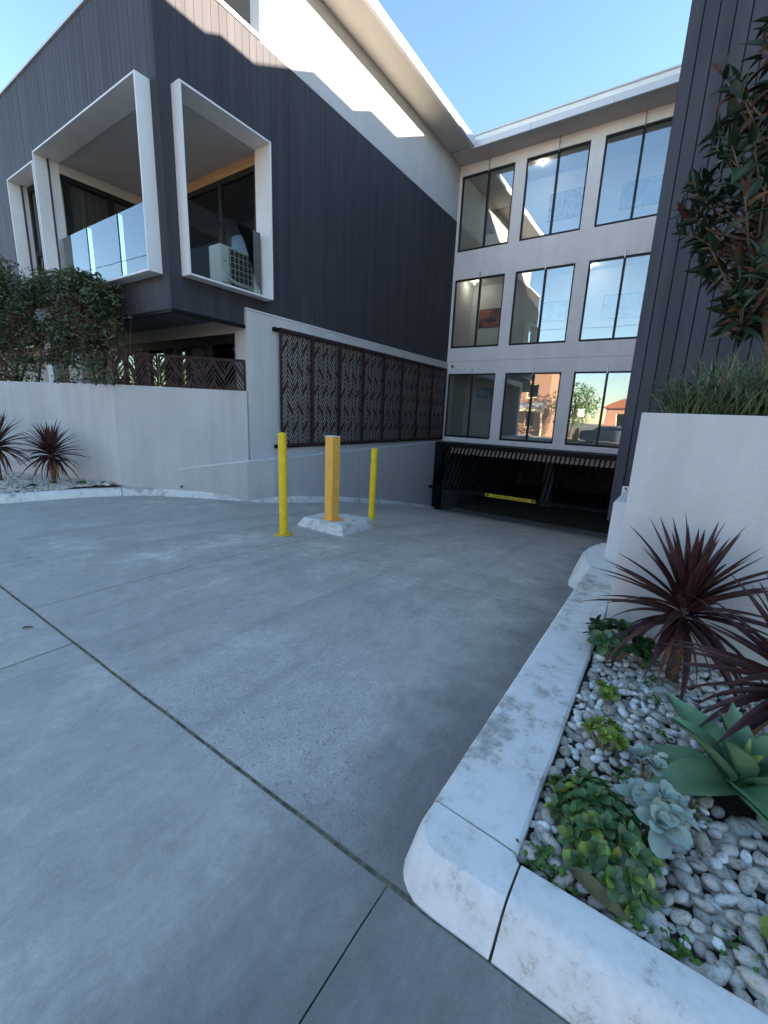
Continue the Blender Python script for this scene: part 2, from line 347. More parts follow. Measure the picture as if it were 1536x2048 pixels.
# ------------------------------------------------------------------ building helpers
ORG = {}
class MB:
    """collects faces, then builds ONE mesh"""
    def __init__(s): s.v = []; s.f = []; s.mi = []; s.cur = 0
    def quad(s, *p):
        n = len(s.v); s.v += [tuple(x) for x in p]; s.f.append(tuple(range(n, n+len(p)))); s.mi.append(s.cur)
    def box(s, x0, x1, y0, y1, z0, z1):
        if x0 > x1: x0, x1 = x1, x0
        if y0 > y1: y0, y1 = y1, y0
        if z0 > z1: z0, z1 = z1, z0
        n = len(s.v)
        s.v += [(x0,y0,z0),(x1,y0,z0),(x1,y1,z0),(x0,y1,z0),(x0,y0,z1),(x1,y0,z1),(x1,y1,z1),(x0,y1,z1)]
        for q in ((0,3,2,1),(4,5,6,7),(0,1,5,4),(1,2,6,5),(2,3,7,6),(3,0,4,7)):
            s.f.append(tuple(n+i for i in q)); s.mi.append(s.cur)
        return s
    def prism(s, poly, z0, z1):
        """vertical prism over a counter-clockwise polygon; z0 / z1 numbers or functions of (x, y)"""
        n = len(s.v); k = len(poly)
        a = z0 if callable(z0) else (lambda x, y: z0)
        b = z1 if callable(z1) else (lambda x, y: z1)
        s.v += [(x, y, a(x, y)) for x, y in poly] + [(x, y, b(x, y)) for x, y in poly]
        s.f.append(tuple(n+i for i in reversed(range(k)))); s.f.append(tuple(n+k+i for i in range(k)))
        for i in range(k):
            j = (i+1) % k; s.f.append((n+i, n+j, n+k+j, n+k+i))
        s.mi += [s.cur]*(k+2)
        return s
    def tube(s, pts, rad, seg=10, cap=True):
        pts = [Vector(p) for p in pts]
        rads = rad if isinstance(rad, (list, tuple)) else [rad]*len(pts)
        rings = []
        d0 = (pts[1]-pts[0]).normalized()
        ref = Vector((0,0,1)) if abs(d0.z) < 0.9 else Vector((1,0,0))
        for i, p in enumerate(pts):
            d = (pts[min(i+1, len(pts)-1)] - pts[max(i-1, 0)]).normalized()
            a = d.cross(ref).normalized(); b = d.cross(a).normalized()
            n = len(s.v)
            for k in range(seg):
                t = 2*math.pi*k/seg
                s.v.append(tuple(p + (a*math.cos(t)+b*math.sin(t))*rads[i]))
            rings.append(n)
        for i in range(len(rings)-1):
            for k in range(seg):
                k2 = (k+1) % seg
                s.f.append((rings[i]+k, rings[i]+k2, rings[i+1]+k2, rings[i+1]+k)); s.mi.append(s.cur)
        if cap:
            s.f.append(tuple(rings[0]+k for k in reversed(range(seg)))); s.f.append(tuple(rings[-1]+k for k in range(seg))); s.mi += [s.cur]*2
        return s
    def lathe(s, c, prof, seg=24):
        """profile [(r, z)] turned about the vertical through c"""
        rings = []
        for r, z in prof:
            n = len(s.v)
            for k in range(seg):
                t = 2*math.pi*k/seg
                s.v.append((c[0]+r*math.cos(t), c[1]+r*math.sin(t), c[2]+z))
            rings.append(n)
        for i in range(len(rings)-1):
            for k in range(seg):
                k2 = (k+1) % seg
                s.f.append((rings[i]+k, rings[i]+k2, rings[i+1]+k2, rings[i+1]+k)); s.mi.append(s.cur)
        s.f.append(tuple(rings[0]+k for k in reversed(range(seg)))); s.f.append(tuple(rings[-1]+k for k in range(seg))); s.mi += [s.cur]*2
        return s
    def mesh(s, name, org=(0, 0, 0), mats=(), smooth=False):
        me = bpy.data.meshes.new(name)
        me.from_pydata([(x-org[0], y-org[1], z-org[2]) for x, y, z in s.v], [], s.f)
        for mname in mats: me.materials.append(MAT[mname])
        if len(mats) > 1:
            for p, k in zip(me.polygons, s.mi): p.material_index = k
        if smooth:
            for p in me.polygons: p.use_smooth = True
        me.update()
        return me
def link(name, me, loc, parent=None):
    o = bpy.data.objects.new(name, me); COL.objects.link(o)
    loc = Vector(loc); ORG[o.name] = loc
    if parent is not None:
        o.parent = parent; o.location = loc - ORG[parent.name]
    else: o.location = loc
    return o
def obj(name, mb, mats, parent=None, smooth=False, bevel=0.0, segs=2):
    xs, ys, zs = zip(*mb.v)
    org = ((min(xs)+max(xs))/2, (min(ys)+max(ys))/2, min(zs))
    me = mb.mesh(name, org, (mats,) if isinstance(mats, str) else mats, smooth)
    if bevel:
        bm = bmesh.new(); bm.from_mesh(me)
        bmesh.ops.remove_doubles(bm, verts=bm.verts, dist=1e-5)
        ed = [e for e in bm.edges if len(e.link_faces) == 2 and e.calc_face_angle(0) > 0.5]
        bmesh.ops.bevel(bm, geom=ed, offset=bevel, segments=segs, affect='EDGES', profile=0.5)
        bm.to_mesh(me); bm.free()
    return link(name, me, org, parent)
def place(name, me, mw, parent):
    """a copy that shares mesh data: world matrix mw under a parent whose own rotation is nil"""
    o = bpy.data.objects.new(name, me); COL.objects.link(o)
    o.parent = parent
    l = Matrix.Translation(-ORG[parent.name]) @ mw
    o.matrix_basis = l
    ORG[o.name] = mw.translation.copy()
    return o
def tag(o, label=None, cat=None, group=None, kind=None):
    if label: o['label'] = label
    if cat: o['category'] = cat
    if group: o['group'] = group
    if kind: o['kind'] = kind
    return o
def thing(name, label, cat, loc, group=None):
    o = bpy.data.objects.new(name, None); COL.objects.link(o)
    o.empty_display_size = 0.2
    o.location = loc; ORG[o.name] = Vector(loc)
    return tag(o, label, cat, group)
def frame_matrix(origin, xax, zax):
    x = Vector(xax).normalized(); z = Vector(zax); z = (z - x*z.dot(x)).normalized(); y = z.cross(x)
    mm = Matrix((x, y, z)).transposed().to_4x4(); mm.translation = Vector(origin)
    return mm

def holes_wall(mb, axis, c0, c1, u0, u1, z0, z1, holes):
    """upright wall with rectangular openings. axis 'x': lies on x=c0..c1, u runs along y; axis 'y': lies on y=c0..c1, u along x"""
    us = sorted({u0, u1, *[h[0] for h in holes], *[h[1] for h in holes]}); us = [u for u in us if u0 <= u <= u1]
    zs = sorted({z0, z1, *[h[2] for h in holes], *[h[3] for h in holes]}); zs = [z for z in zs if z0 <= z <= z1]
    def solid(i, j):
        if i < 0 or j < 0 or i >= len(us)-1 or j >= len(zs)-1: return False
        um, zm = (us[i]+us[i+1])/2, (zs[j]+zs[j+1])/2
        return not any(h[0] < um < h[1] and h[2] < zm < h[3] for h in holes)
    P = (lambda c, u, z: (c, u, z)) if axis == 'x' else (lambda c, u, z: (u, c, z))
    for i in range(len(us)-1):
        for j in range(len(zs)-1):
            if not solid(i, j): continue
            a, b, c, d = us[i], us[i+1], zs[j], zs[j+1]
            for cc in (c0, c1): mb.quad(P(cc, a, c), P(cc, b, c), P(cc, b, d), P(cc, a, d))
            if not solid(i-1, j): mb.quad(P(c0, a, c), P(c1, a, c), P(c1, a, d), P(c0, a, d))
            if not solid(i+1, j): mb.quad(P(c0, b, c), P(c1, b, c), P(c1, b, d), P(c0, b, d))
            if not solid(i, j-1): mb.quad(P(c0, a, c), P(c0, b, c), P(c1, b, c), P(c1, a, c))
            if not solid(i, j+1): mb.quad(P(c0, a, d), P(c0, b, d), P(c1, b, d), P(c1, a, d))
def boards(parent, axis, face, depth, u0, u1, zfun, holes, pitch, matname, phase=0.0, gap=0.009):
    """vertical cladding boards, each an object of its own; 'face' is the outer plane, 'depth' the signed step back"""
    u = u0 + phase; k = 0
    edges = [u0]
    while u < u1 - 0.02:
        if u > u0 + 0.02: edges.append(u)
        u += pitch
    edges.append(u1)
    for a, b in zip(edges[:-1], edges[1:]):
        a2, b2 = a + gap/2, b - gap/2; um = (a+b)/2
        z0, z1 = zfun(um)
        spans = [(z0, z1)]
        for h in holes:
            if h[0] < um < h[1]:
                ns = []
                for s0, s1 in spans:
                    if h[2] > s0: ns.append((s0, min(s1, h[2])))
                    if h[3] < s1: ns.append((max(s0, h[3]), s1))
                spans = [s for s in ns if s[1]-s[0] > 0.02]
        for s0, s1 in spans:
            mb = MB()
            jit = random.uniform(-0.0015, 0.0015)
            f = face + jit; g = face + depth
            ch = 0.002 if depth < 0 else -0.002
            P = (lambda c, uu, z: (c, uu, z)) if axis == 'x' else (lambda c, uu, z: (uu, c, z))
            prof = [(a2, g), (a2, f-ch), (a2+0.002, f), (b2-0.002, f), (b2, f-ch), (b2, g)]
            n = len(prof)
            mb.v = [P(c, uu, s0) for uu, c in prof] + [P(c, uu, s1) for uu, c in prof]
            for i in range(n-1): mb.f.append((i, i+1, n+i+1, n+i)); mb.mi.append(0)
            mb.f.append(tuple(reversed(range(n)))); mb.f.append(tuple(range(n, 2*n))); mb.mi += [0, 0]
            obj('cladding_board', mb, matname, parent)

# ------------------------------------------------------------------ ground profile
ZP = [(-80,0),(1.0,0),(2,-.015),(3,-.05),(4,-.11),(5,-.205),(6,-.33),(7,-.455),(8,-.59),(9.5,-.85),(10.8,-1.09),(13,-1.56),(14.16,-1.79),(15,-1.84),(40,-1.86)]
def zr(y):
    for (a, za), (b, zb) in zip(ZP[:-1], ZP[1:]):
        if a <= y <= b: return za + (zb-za)*(y-a)/(b-a)
    return ZP[-1][1]

g = MB()
HX0, HX1, HY0, HY1 = -10.0, 1.2, 1.0, 24.0
z = -0.06
for (x0, x1, y0, y1) in ((-900, 900, -900, HY0), (-900, HX0, HY0, HY1), (HX1, 900, HY0, HY1), (-900, 900, HY1, 900)):
    g.quad((x0,y0,z),(x1,y0,z),(x1,y1,z),(x0,y1,z))
tag(obj('ground', g, 'verge_mix'), kind='structure')
b = MB(); b.prism([(-9.9,1.0),(0.9,1.0),(0.9,1.0001),(-9.9,1.0001)], -0.4, -0.05)
# bed of the drive under the slab joints
b = MB()
ys = [0.9, 1, 2, 3, 4, 5, 6, 7, 8, 9.5, 10.8, 13, 14.16, 15, 20]
for a, c in zip(ys[:-1], ys[1:]):
    b.quad((-9.8, a, zr(a)-0.006), (0.9, a, zr(a)-0.006), (0.9, c, zr(c)-0.006), (-9.8, c, zr(c)-0.006))
drive = tag(obj('driveway', b, 'joint_dirt'), kind='structure')
def slab(x0, x1, y0, y1, wob=0.008, xl=None, flat=False):
    """one concrete slab, edges slightly ragged, top following the fall of the drive"""
    mb = MB()
    nx = max(2, int((x1-x0)/0.16)); ny = max(2, int((y1-y0)/0.16))
    idx = {}
    for j in range(ny+1):
        for i in range(nx+1):
            x = x0+(x1-x0)*i/nx; y = y0+(y1-y0)*j/ny
            if i in (0, nx): x += wob*noise.noise(Vector((x*3, y*9, 1)))
            if j in (0, ny): y += wob*noise.noise(Vector((x*9, y*3, 5)))
            idx[i, j] = len(mb.v); mb.v.append((x, y, zr(y) + 0.0025*noise.noise(Vector((x*1.5, y*1.5, 9)))))
    for j in range(ny):
        for i in range(nx):
            mb.f.append((idx[i,j], idx[i+1,j], idx[i+1,j+1], idx[i,j+1])); mb.mi.append(0)
    ring = [(i, 0) for i in range(nx)] + [(nx, j) for j in range(ny)] + [(i, ny) for i in range(nx, 0, -1)] + [(0, j) for j in range(ny, 0, -1)]
    low = {}
    for k in ring:
        x, y, zz = mb.v[idx[k]]; low[k] = len(mb.v); mb.v.append((x, y, zz-0.1))
    for a, c in zip(ring, ring[1:]+ring[:1]): mb.f.append((idx[a], low[a], low[c], idx[c])); mb.mi.append(0)
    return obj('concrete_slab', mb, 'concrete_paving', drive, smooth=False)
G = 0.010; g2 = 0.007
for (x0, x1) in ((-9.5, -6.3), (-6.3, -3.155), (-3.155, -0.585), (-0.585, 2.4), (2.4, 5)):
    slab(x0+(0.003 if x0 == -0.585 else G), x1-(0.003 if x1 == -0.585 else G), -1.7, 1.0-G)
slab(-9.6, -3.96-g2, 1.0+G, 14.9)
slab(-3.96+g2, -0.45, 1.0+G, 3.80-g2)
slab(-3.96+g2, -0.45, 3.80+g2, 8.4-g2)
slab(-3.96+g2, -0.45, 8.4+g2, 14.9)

# ------------------------------------------------------------------ street behind the viewer (seen in the window reflections)
rd = MB(); rd.quad((-120,-11.5,-0.045),(120,-11.5,-0.045),(120,-2.6,-0.045),(-120,-2.6,-0.045))
tag(obj('road', rd, 'asphalt'), kind='structure')
vg = MB(); vg.box(-120, 120, -2.5, -1.75, -0.3, -0.01)
tag(obj('verge', vg, 'verge'), kind='structure')
fp = MB(); fp.box(-120, 120, -16.5, -11.7, -0.3, 0.08)
tag(obj('far_footpath', fp, 'concrete_paving'), kind='structure')

# ------------------------------------------------------------------ FRONT BLOCK (dark cladding, left)
XL, YS = -7.105, 4.16
front = thing('apartment_block', 'dark clad apartment block on the left with white framed corner balcony', 'building', (-9.5, 6, 0))
ZT = 7.82; ZB = 3.13
LFR = (4.376, 6.11, 3.65, 6.272)       # balcony frame on the side wall (y, z)
SFR = (-11.22, -7.295, 3.65, 6.272)    # balcony frame on the street wall (x, z)
WFR = (-12.72, -11.275, 3.65, 6.14)    # window frame on the street wall
t = 0.012
w = MB(); holes_wall(w, 'x', XL-0.03, XL-0.2, YS+0.03, 14.16, ZB+0.01, ZT-0.01, [(LFR[0]+t, LFR[1]-t, LFR[2]+t, LFR[3]-t)])
w.box(-7.3, XL-0.03, 5.62, 14.1, 1.0, ZB)
obj('wall', w, 'clad_back', front)
w = MB(); holes_wall(w, 'y', YS+0.03, YS+0.2, -24, XL-0.2, ZB+0.001, ZT+0.02, [(SFR[0]+t, SFR[1]-t, SFR[2]+t, SFR[3]-t), (WFR[0]+t, WFR[1]-t, WFR[2]+t, WFR[3]-t)])
obj('wall', w, 'clad_back', front)
boards(front, 'x', XL, -0.028, YS+0.10, 14.15, lambda u: (ZB if u < 5.6 else 3.40, ZT), [LFR], 0.148, 'cladding_dark', phase=0.12, gap=0.003)
boards(front, 'y', YS, 0.028, -17, XL-0.10, lambda u: (ZB, ZT+0.04), [SFR, WFR], 0.148, 'cladding', phase=0.06, gap=0.005)
# corner trim
w = MB(); w.prism([(XL-0.10, YS-0.006), (XL-0.004, YS-0.006), (XL+0.006, YS+0.004), (XL+0.006, YS+0.10), (XL-0.03, YS+0.10), (XL-0.03, YS+0.03), (XL-0.10, YS+0.03)], ZB-0.01, ZT)
obj('corner_trim', w, 'cladding_dark', front)
# drip edge under the overhang
w = MB(); w.box(-16, XL+0.012, YS-0.012, YS+0.05, ZB-0.06, ZB-0.002); obj('drip_edge', w, 'black_metal', front)
w = MB(); w.box(XL-0.05, XL+0.012, YS+0.052, 5.6, ZB-0.06, ZB-0.002); obj('drip_edge', w, 'black_metal', front)
w = MB(); w.box(-24, XL-0.052, YS+0.052, 5.598, 3.265, 3.30); obj('overhang_soffit', w, 'garage_wall', front)
# parapet cap
w = MB(); w.box(XL-0.24, XL+0.02, YS-0.02, 6.09, ZT+0.005, ZT+0.075); obj('parapet_cap', w, 'fascia', front)
w = MB(); w.box(-16, XL-0.242, YS-0.03, YS+0.24, ZT+0.045, ZT+0.085); obj('parapet_cap', w, 'fascia', front)
w = MB(); w.box(-16, XL-0.2, YS+0.2, 8.0, 7.0, 7.1); obj('terrace_floor', w, 'garage_wall', front)
# frames that stand proud
def proud_frame(axis, a, b, z0, z1, out, back, tk=0.03):
    mb = MB()
    B = (lambda u0, u1, c0, c1, zz0, zz1: mb.box(c0, c1, u0, u1, zz0, zz1)) if axis == 'x' else (lambda u0, u1, c0, c1, zz0, zz1: mb.box(u0, u1, c0, c1, zz0, zz1))
    B(a, b, out, back, z0, z0+tk); B(a, b, out, back, z1-tk, z1)
    B(a, a+tk, out, back, z0+tk, z1-tk); B(b-tk, b, out, back, z0+tk, z1-tk)
    return obj('frame_surround', mb, 'frame_white', front, bevel=0.003, segs=1)
proud_frame('x', *LFR, XL+0.22, XL-0.2)
proud_frame('y', *SFR, YS-0.22, YS+0.2)
proud_frame('y', *WFR, YS-0.22, YS+0.2)
# loggia behind the two big frames
lx0, lx1, ly0, ly1, lz0, lz1 = -11.18, XL-0.2, YS+0.2, 6.16, 3.66, 6.27
w = MB(); w.box(lx0-0.1, lx1, ly0, ly1+0.1, lz1-0.012, lz1+0.1); obj('balcony_ceiling', w, 'soffit', front)
w = MB(); w.box(lx0-0.1, lx1, ly0, ly1+0.1, lz0-0.2, lz0); obj('balcony_floor', w, 'garage_wall', front)
w = MB(); w.box(lx0-0.1, lx1, ly1, ly1+0.1, 6.07, lz1-0.012); obj('balcony_beam', w, 'timber_head', front)
w = MB(); w.box(lx0-0.1, lx0, ly0, ly1, 6.07, lz1-0.012); obj('balcony_beam', w, 'soffit', front)
def sliding_door(axis, c, a, b, z0, z1, mullions, sgn):
    """glazed sliding door; sgn = direction of the inside along the normal axis"""
    mb = MB()
    B = (lambda u0, u1, c0, c1, zz0, zz1: mb.box(c0, c1, u0, u1, zz0, zz1)) if axis == 'x' else (lambda u0, u1, c0, c1, zz0, zz1: mb.box(u0, u1, c0, c1, zz0, zz1))
    B(a, b, c, c+0.09*sgn, z1-0.10, z1); B(a, b, c, c+0.09*sgn, z0, z0+0.08)
    for k, mu in enumerate(mullions): B(mu-0.045, mu+0.045, c, c+0.09*sgn, z0+0.08, z1-0.10)
    fr = obj('sliding_door', mb, 'window_frame', front)
    for mu, mv in zip(mullions[:-1], mullions[1:]):
        mb = MB()
        B = (lambda u0, u1, c0, c1, zz0, zz1: mb.box(c0, c1, u0, u1, zz0, zz1)) if axis == 'x' else (lambda u0, u1, c0, c1, zz0, zz1: mb.box(u0, u1, c0, c1, zz0, zz1))
        B(mu+0.045, mv-0.045, c+0.035*sgn, c+0.045*sgn, z0+0.08, z1-0.10)
        obj('pane', mb, 'loggia_glass', fr)
sliding_door('y', ly1, lx0, lx1, lz0, 6.07, [lx0+0.05, -9.9, -8.5, -7.40], 1)
sliding_door('x', lx0, ly0, ly1, lz0, 6.07, [ly0+0.10, 5.32, ly1-0.06], -1)
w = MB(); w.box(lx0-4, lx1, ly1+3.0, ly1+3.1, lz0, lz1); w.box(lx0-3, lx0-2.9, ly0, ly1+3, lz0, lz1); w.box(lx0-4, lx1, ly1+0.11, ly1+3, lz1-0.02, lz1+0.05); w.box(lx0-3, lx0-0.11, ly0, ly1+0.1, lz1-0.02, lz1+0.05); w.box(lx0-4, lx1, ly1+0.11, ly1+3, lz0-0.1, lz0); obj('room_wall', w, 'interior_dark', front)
w = MB()
for k in range(52): w.box(-11.1+k*0.072, -11.1+k*0.072+0.066, ly1+0.22+0.02*(k % 2), ly1+0.26+0.02*(k % 2), lz0+0.02, 6.05)
for k in range(23): w.box(lx0-0.24-0.02*(k % 2), lx0-0.20-0.02*(k % 2), ly0+0.1+k*0.072, ly0+0.166+k*0.072, lz0+0.02, 6.05)
obj('curtain', w, 'curtain_grey', front)
# glass balustrades with posts
for a, c in ((-11.10, -9.88), (-9.84, -8.68), (-8.64, -7.36)):
    w = MB(); w.box(a, c, YS+0.03, YS+0.042, 3.70, 4.79); obj('balustrade_pane', w, 'rail_glass', front)
for px in (-10.98, -9.86, -8.66):
    w = MB(); w.box(px-0.025, px+0.025, YS+0.046, YS+0.10, 3.68, 4.77); obj('balustrade_post', w, 'window_frame', front)
w = MB(); w.box(XL-0.052, XL-0.04, 4.42, 6.04, 3.70, 4.83); obj('balustrade_pane', w, 'rail_glass', front)
w = MB(); w.box(XL-0.11, XL-0.056, 5.98, 6.05, 3.68, 4.76); obj('balustrade_post', w, 'window_frame', front)
w = MB(); w.box(XL-0.10, XL-0.060, 4.41, 5.97, 4.68, 4.72); obj('hand_rail', w, 'window_frame', front)
# street window in its own frame
w = MB()
wx0, wx1, wy = WFR[0]+0.032, WFR[1]-0.032, YS+0.12
w.box(wx0, wx1, wy, wy+0.07, 6.0, 6.105); w.box(wx0, wx0+0.07, wy, wy+0.07, 3.69, 6.0); w.box(wx1-0.07, wx1, wy, wy+0.07, 3.69, 6.0)
w.box(wx0+0.07, wx1-0.07, wy, wy+0.07, 4.72, 4.84); w.box(wx0+0.07, wx1-0.07, wy, wy+0.07, 3.69, 3.77)
fr = obj('window', w, 'window_frame', front)
for z0, z1 in ((3.77, 4.72), (4.84, 6.0)):
    w = MB(); w.box(wx0+0.07, wx1-0.07, wy+0.03, wy+0.04, z0, z1); obj('pane', w, 'rail_glass', fr)
w = MB(); w.box(wx0-0.5, wx1, wy+0.5, wy+0.52, 3.6, 6.2); obj('blind', w, 'interior_wall', front)
# upper storey: light wall, eave
w = MB(); w.box(XL-0.25, XL-0.004, 6.10, 14.16, ZT+0.006, 9.40); obj('upper_wall', w, 'render_upper', front)
w = MB(); w.box(XL-0.3, XL-0.253, 6.5, 14, 7.0, 9.4); w.box(-9.3, XL-0.3, 8.0, 8.2, 7.1, 9.40); obj('upper_wall', w, 'render_grey', front)
w = MB(); w.box(-9.3, -6.38, 5.6, 13.35, 9.40, 9.43); obj('eave_soffit', w, 'soffit', front)
w = MB(); w.box(-9.3, -6.30, 5.5, 13.35, 9.432, 9.56); w.box(-6.38, -6.30, 5.5, 13.35, 9.36, 9.43); obj('eave_fascia', w, 'fascia', front)
w = MB(); w.prism([(-9.3, 5.6), (-6.45, 5.6), (-6.45, 14.0), (-9.3, 14.0)], 9.562, lambda x, y: 9.60 + (-6.45-x)*0.06); obj('roof', w, 'iron_roof', front)
w = MB(); w.box(-7.55, -7.42, 6.4, 7.6, 8.7, 9.30)
for k in range(6): w.box(-7.60, -7.551, 6.4, 7.6, 8.74+k*0.09, 8.79+k*0.09)
obj('terrace_louvre', w, 'ac_white', front)
# grey rendered wall below the cladding
low = MB(); low.box(-7.4, -7.06, 5.60, 14.14, -2.0, 3.40)
obj('rendered_wall', low, 'render_planter', front)
w = MB(); w.box(-7.103, -7.045, 5.585, 14.14, 3.402, 3.43); obj('wall_cap', w, 'fascia', front)
# recessed ground floor behind the corner
w = MB(); holes_wall(w, 'y', 5.60, 5.78, -34, -7.402, 0.0, 3.262, [(-13.2, -7.43, 1.55, 3.01)])
obj('ground_floor_wall', w, 'render_grey', front)
w = MB()
w.box(-13.2, -7.432, 5.64, 5.74, 2.84, 3.008); w.box(-13.2, -7.432, 5.64, 5.74, 1.56, 1.66)
for mx in (-13.15, -12.0, -10.8, -9.62, -8.42, -7.47): w.box(mx-0.045, mx+0.045, 5.64, 5.74, 1.66, 2.84)
fr = obj('window', w, 'window_frame', front)
for k, (a, c) in enumerate(((-13.1,-12.05), (-11.95,-10.85), (-10.75,-9.67), (-9.57,-8.47), (-8.37,-7.52))):
    w = MB(); w.box(a, c, 5.69, 5.70, 1.66, 2.84); obj('pane', w, 'window_glass', fr)
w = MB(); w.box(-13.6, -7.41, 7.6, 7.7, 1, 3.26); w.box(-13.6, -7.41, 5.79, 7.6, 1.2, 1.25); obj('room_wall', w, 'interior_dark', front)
w = MB()
for k in range(58): w.box(-12.9+k*0.078, -12.9+k*0.078+0.07, 5.90+0.02*(k % 2), 5.93+0.02*(k % 2), 1.6, 2.95)
obj('curtain', w, 'curtain_grey', front)
w = MB(); w.prism([(-14, 2.5), (-8.85, 4.2), (-7.6, 5.59), (-14, 5.59)], 1.5, 1.62); obj('courtyard_floor', w, 'garage_wall', front)
for px in (-13.2, -11.6, -10.6):
    w = MB(); w.box(px-0.16, px+0.16, 4.45, 4.8, 1.62, 3.26); obj('column', w, 'render_white', front)

# air conditioner on the balcony
ac = thing('air_conditioner', 'white air conditioner outdoor unit with wire grille on corner balcony', 'air conditioner', (-7.58, 5.68, 3.66))
w = MB(); w.box(-7.76, -7.415, 5.34, 6.06, 3.76, 4.50); obj('casing', w, 'ac_white', ac, bevel=0.02)
w = MB(); w.box(-7.414, -7.405, 5.53, 6.04, 3.80, 4.47); obj('coil', w, 'ac_coil', ac)
w = MB()
for k in range(6): yy = 5.54+k*0.098; w.box(-7.402, -7.394, yy-0.004, yy+0.004, 3.80, 4.47)
for k in range(7): zz = 3.82+k*0.105; w.box(-7.393, -7.386, 5.53, 6.04, zz-0.004, zz+0.004)
obj('grille', w, 'ac_white', ac)
w = MB(); w.box(-7.413, -7.408, 5.40, 5.46, 4.22, 4.235); obj('badge', w, 'ink', ac)
for yy in (5.42, 5.95):
    w = MB(); w.box(-7.74, -7.43, yy-0.03, yy+0.03, 3.662, 3.758); obj('foot', w, 'rubber', ac)
w = MB(); w.tube([(-7.36, 5.42, 4.02), (-7.34, 5.46, 3.92), (-7.335, 5.6, 3.88), (-7.33, 5.9, 3.86), (-7.33, 6.08, 3.84)], 0.035, 8); obj('pipe', w, 'pipe_lag', ac, smooth=True)
w = MB(); w.box(-7.405, -7.345, 5.36, 5.46, 3.86, 4.04); obj('valve_cover', w, 'ac_white', ac)

# ------------------------------------------------------------------ planter wall on the left, low ramp wall
pw = thing('planter_wall', 'tall grey rendered planter wall with a corner below the hedge', 'wall', (-9.5, 3.8, 0))
C0, C1, C2 = (-14.0, 2.035), (-8.64, 3.83), (-7.065, 5.56)
w = MB(); w.prism([C0, C1, (C1[0]-0.09, C1[1]+0.23), (C0[0]-0.06, C0[1]+0.2)], -0.3, 1.92); obj('wall_face', w, 'render_planter', pw, bevel=0.006)
w = MB(); w.prism([(C1[0]+0.0005, C1[1]+0.0005), C2, (C2[0]-0.16, C2[1]+0.12), (C1[0]-0.0895, C1[1]+0.2305)], -0.6, lambda x, y: 1.92); obj('wall_face', w, 'render_grey', pw, bevel=0.006)
so_ = MB(); so_.prism([(C0[0]-.06, C0[1]+.21), (C1[0]-.1, C1[1]+.24), (C2[0]-.2, C2[1]+.16), (-7.4, 6.5), (-14, 6.5)], 1.3, 1.80)
obj('soil', so_, 'soil', pw)
lw = thing('ramp_wall', 'low grey rendered wall beside the ramp, capped in pale grey', 'wall', (-6.9, 9, -0.6))
path = [(-7.96, 4.585, .40), (-7.05, 5.50, .58), (-6.87, 6.05, .605), (-6.85, 13.19, .75)]
outn = [(0.02, -0.02), (0.02, -0.01), (0.0, 0.0), (0.0, 0.0)]
w = MB(); cap = MB()
back = [(-8.02, 4.64), (-7.04, 5.70), (-7.058, 6.1), (-7.058, 13.19)]
for i in range(3):
    (x0, y0, z0), (x1, y1, z1) = path[i], path[i+1]
    (bx0, by0), (bx1, by1) = back[i], back[i+1]
    w.quad((x0, y0, -2.2), (x1, y1, -2.2), (x1, y1, z1-0.035), (x0, y0, z0-0.035))
    w.quad((x0, y0, z0-0.035), (x1, y1, z1-0.035), (bx1, by1, z1-0.035), (bx0, by0, z0-0.035))
    o_ = 0.010
    cap.quad((x0+o_, y0-o_*0.4, z0-0.033), (x1+o_, y1-o_*0.4, z1-0.033), (x1+o_, y1-o_*0.4, z1), (x0+o_, y0-o_*0.4, z0))
    cap.quad((x0+o_, y0-o_*0.4, z0), (x1+o_, y1-o_*0.4, z1), (bx1, by1, z1+0.01), (bx0, by0, z0+0.01))
obj('wall_face', w, 'render_grey', lw); obj('wall_cap', cap, 'fascia', lw)

# ------------------------------------------------------------------ chevron screens
def chevron(wd, ht, cols, slot, steel, solid_rows, th=0.006, border=0.03, rise=1.9):
    """laser-cut sheet: columns of slanting bars with open slots between them. Local: u along +x, z up, face at y=0"""
    mb = MB()
    cw = (wd-2*border)/cols; p = slot+steel
    lo, hi = border, ht-border
    mb.box(0, border, -th/2, th/2, 0, ht); mb.box(wd-border, wd, -th/2, th/2, 0, ht)
    mb.box(border, wd-border, -th/2, th/2, 0, border); mb.box(border, wd-border, -th/2, th/2, ht-border, ht)
    spine = 0.010
    for c in range(cols):
        a, b = border+c*cw, border+(c+1)*cw
        dr = cw*rise*(1 if c % 2 == 0 else -1)
        if c: mb.box(a-spine/2, a+spine/2, -th/2-0.0006, th/2+0.0006, lo, hi)
        k0 = int(-abs(dr)/p)-2; k1 = int(ht/p)+int(abs(dr)/p)+2
        for k in range(k0, k1):
            za = k*p
            h = steel
            if ((k + (6 if dr > 0 else 0)) % solid_rows) == 0: h = steel+slot
            pts = [(a, za), (b, za+dr), (b, za+dr+h), (a, za+h)]
            q = clip(pts, lo, hi)
            if len(q) > 2:
                n = len(mb.v); m_ = len(q)
                mb.v += [(x, -th/2, zz) for x, zz in q] + [(x, th/2, zz) for x, zz in q]
                mb.f.append(tuple(n+i for i in range(m_))); mb.f.append(tuple(n+m_+i for i in reversed(range(m_))))
                for i in range(m_):
                    j = (i+1) % m_; mb.f.append((n+i, n+m_+i, n+m_+j, n+j))
                mb.mi += [0]*(m_+2)
    return mb
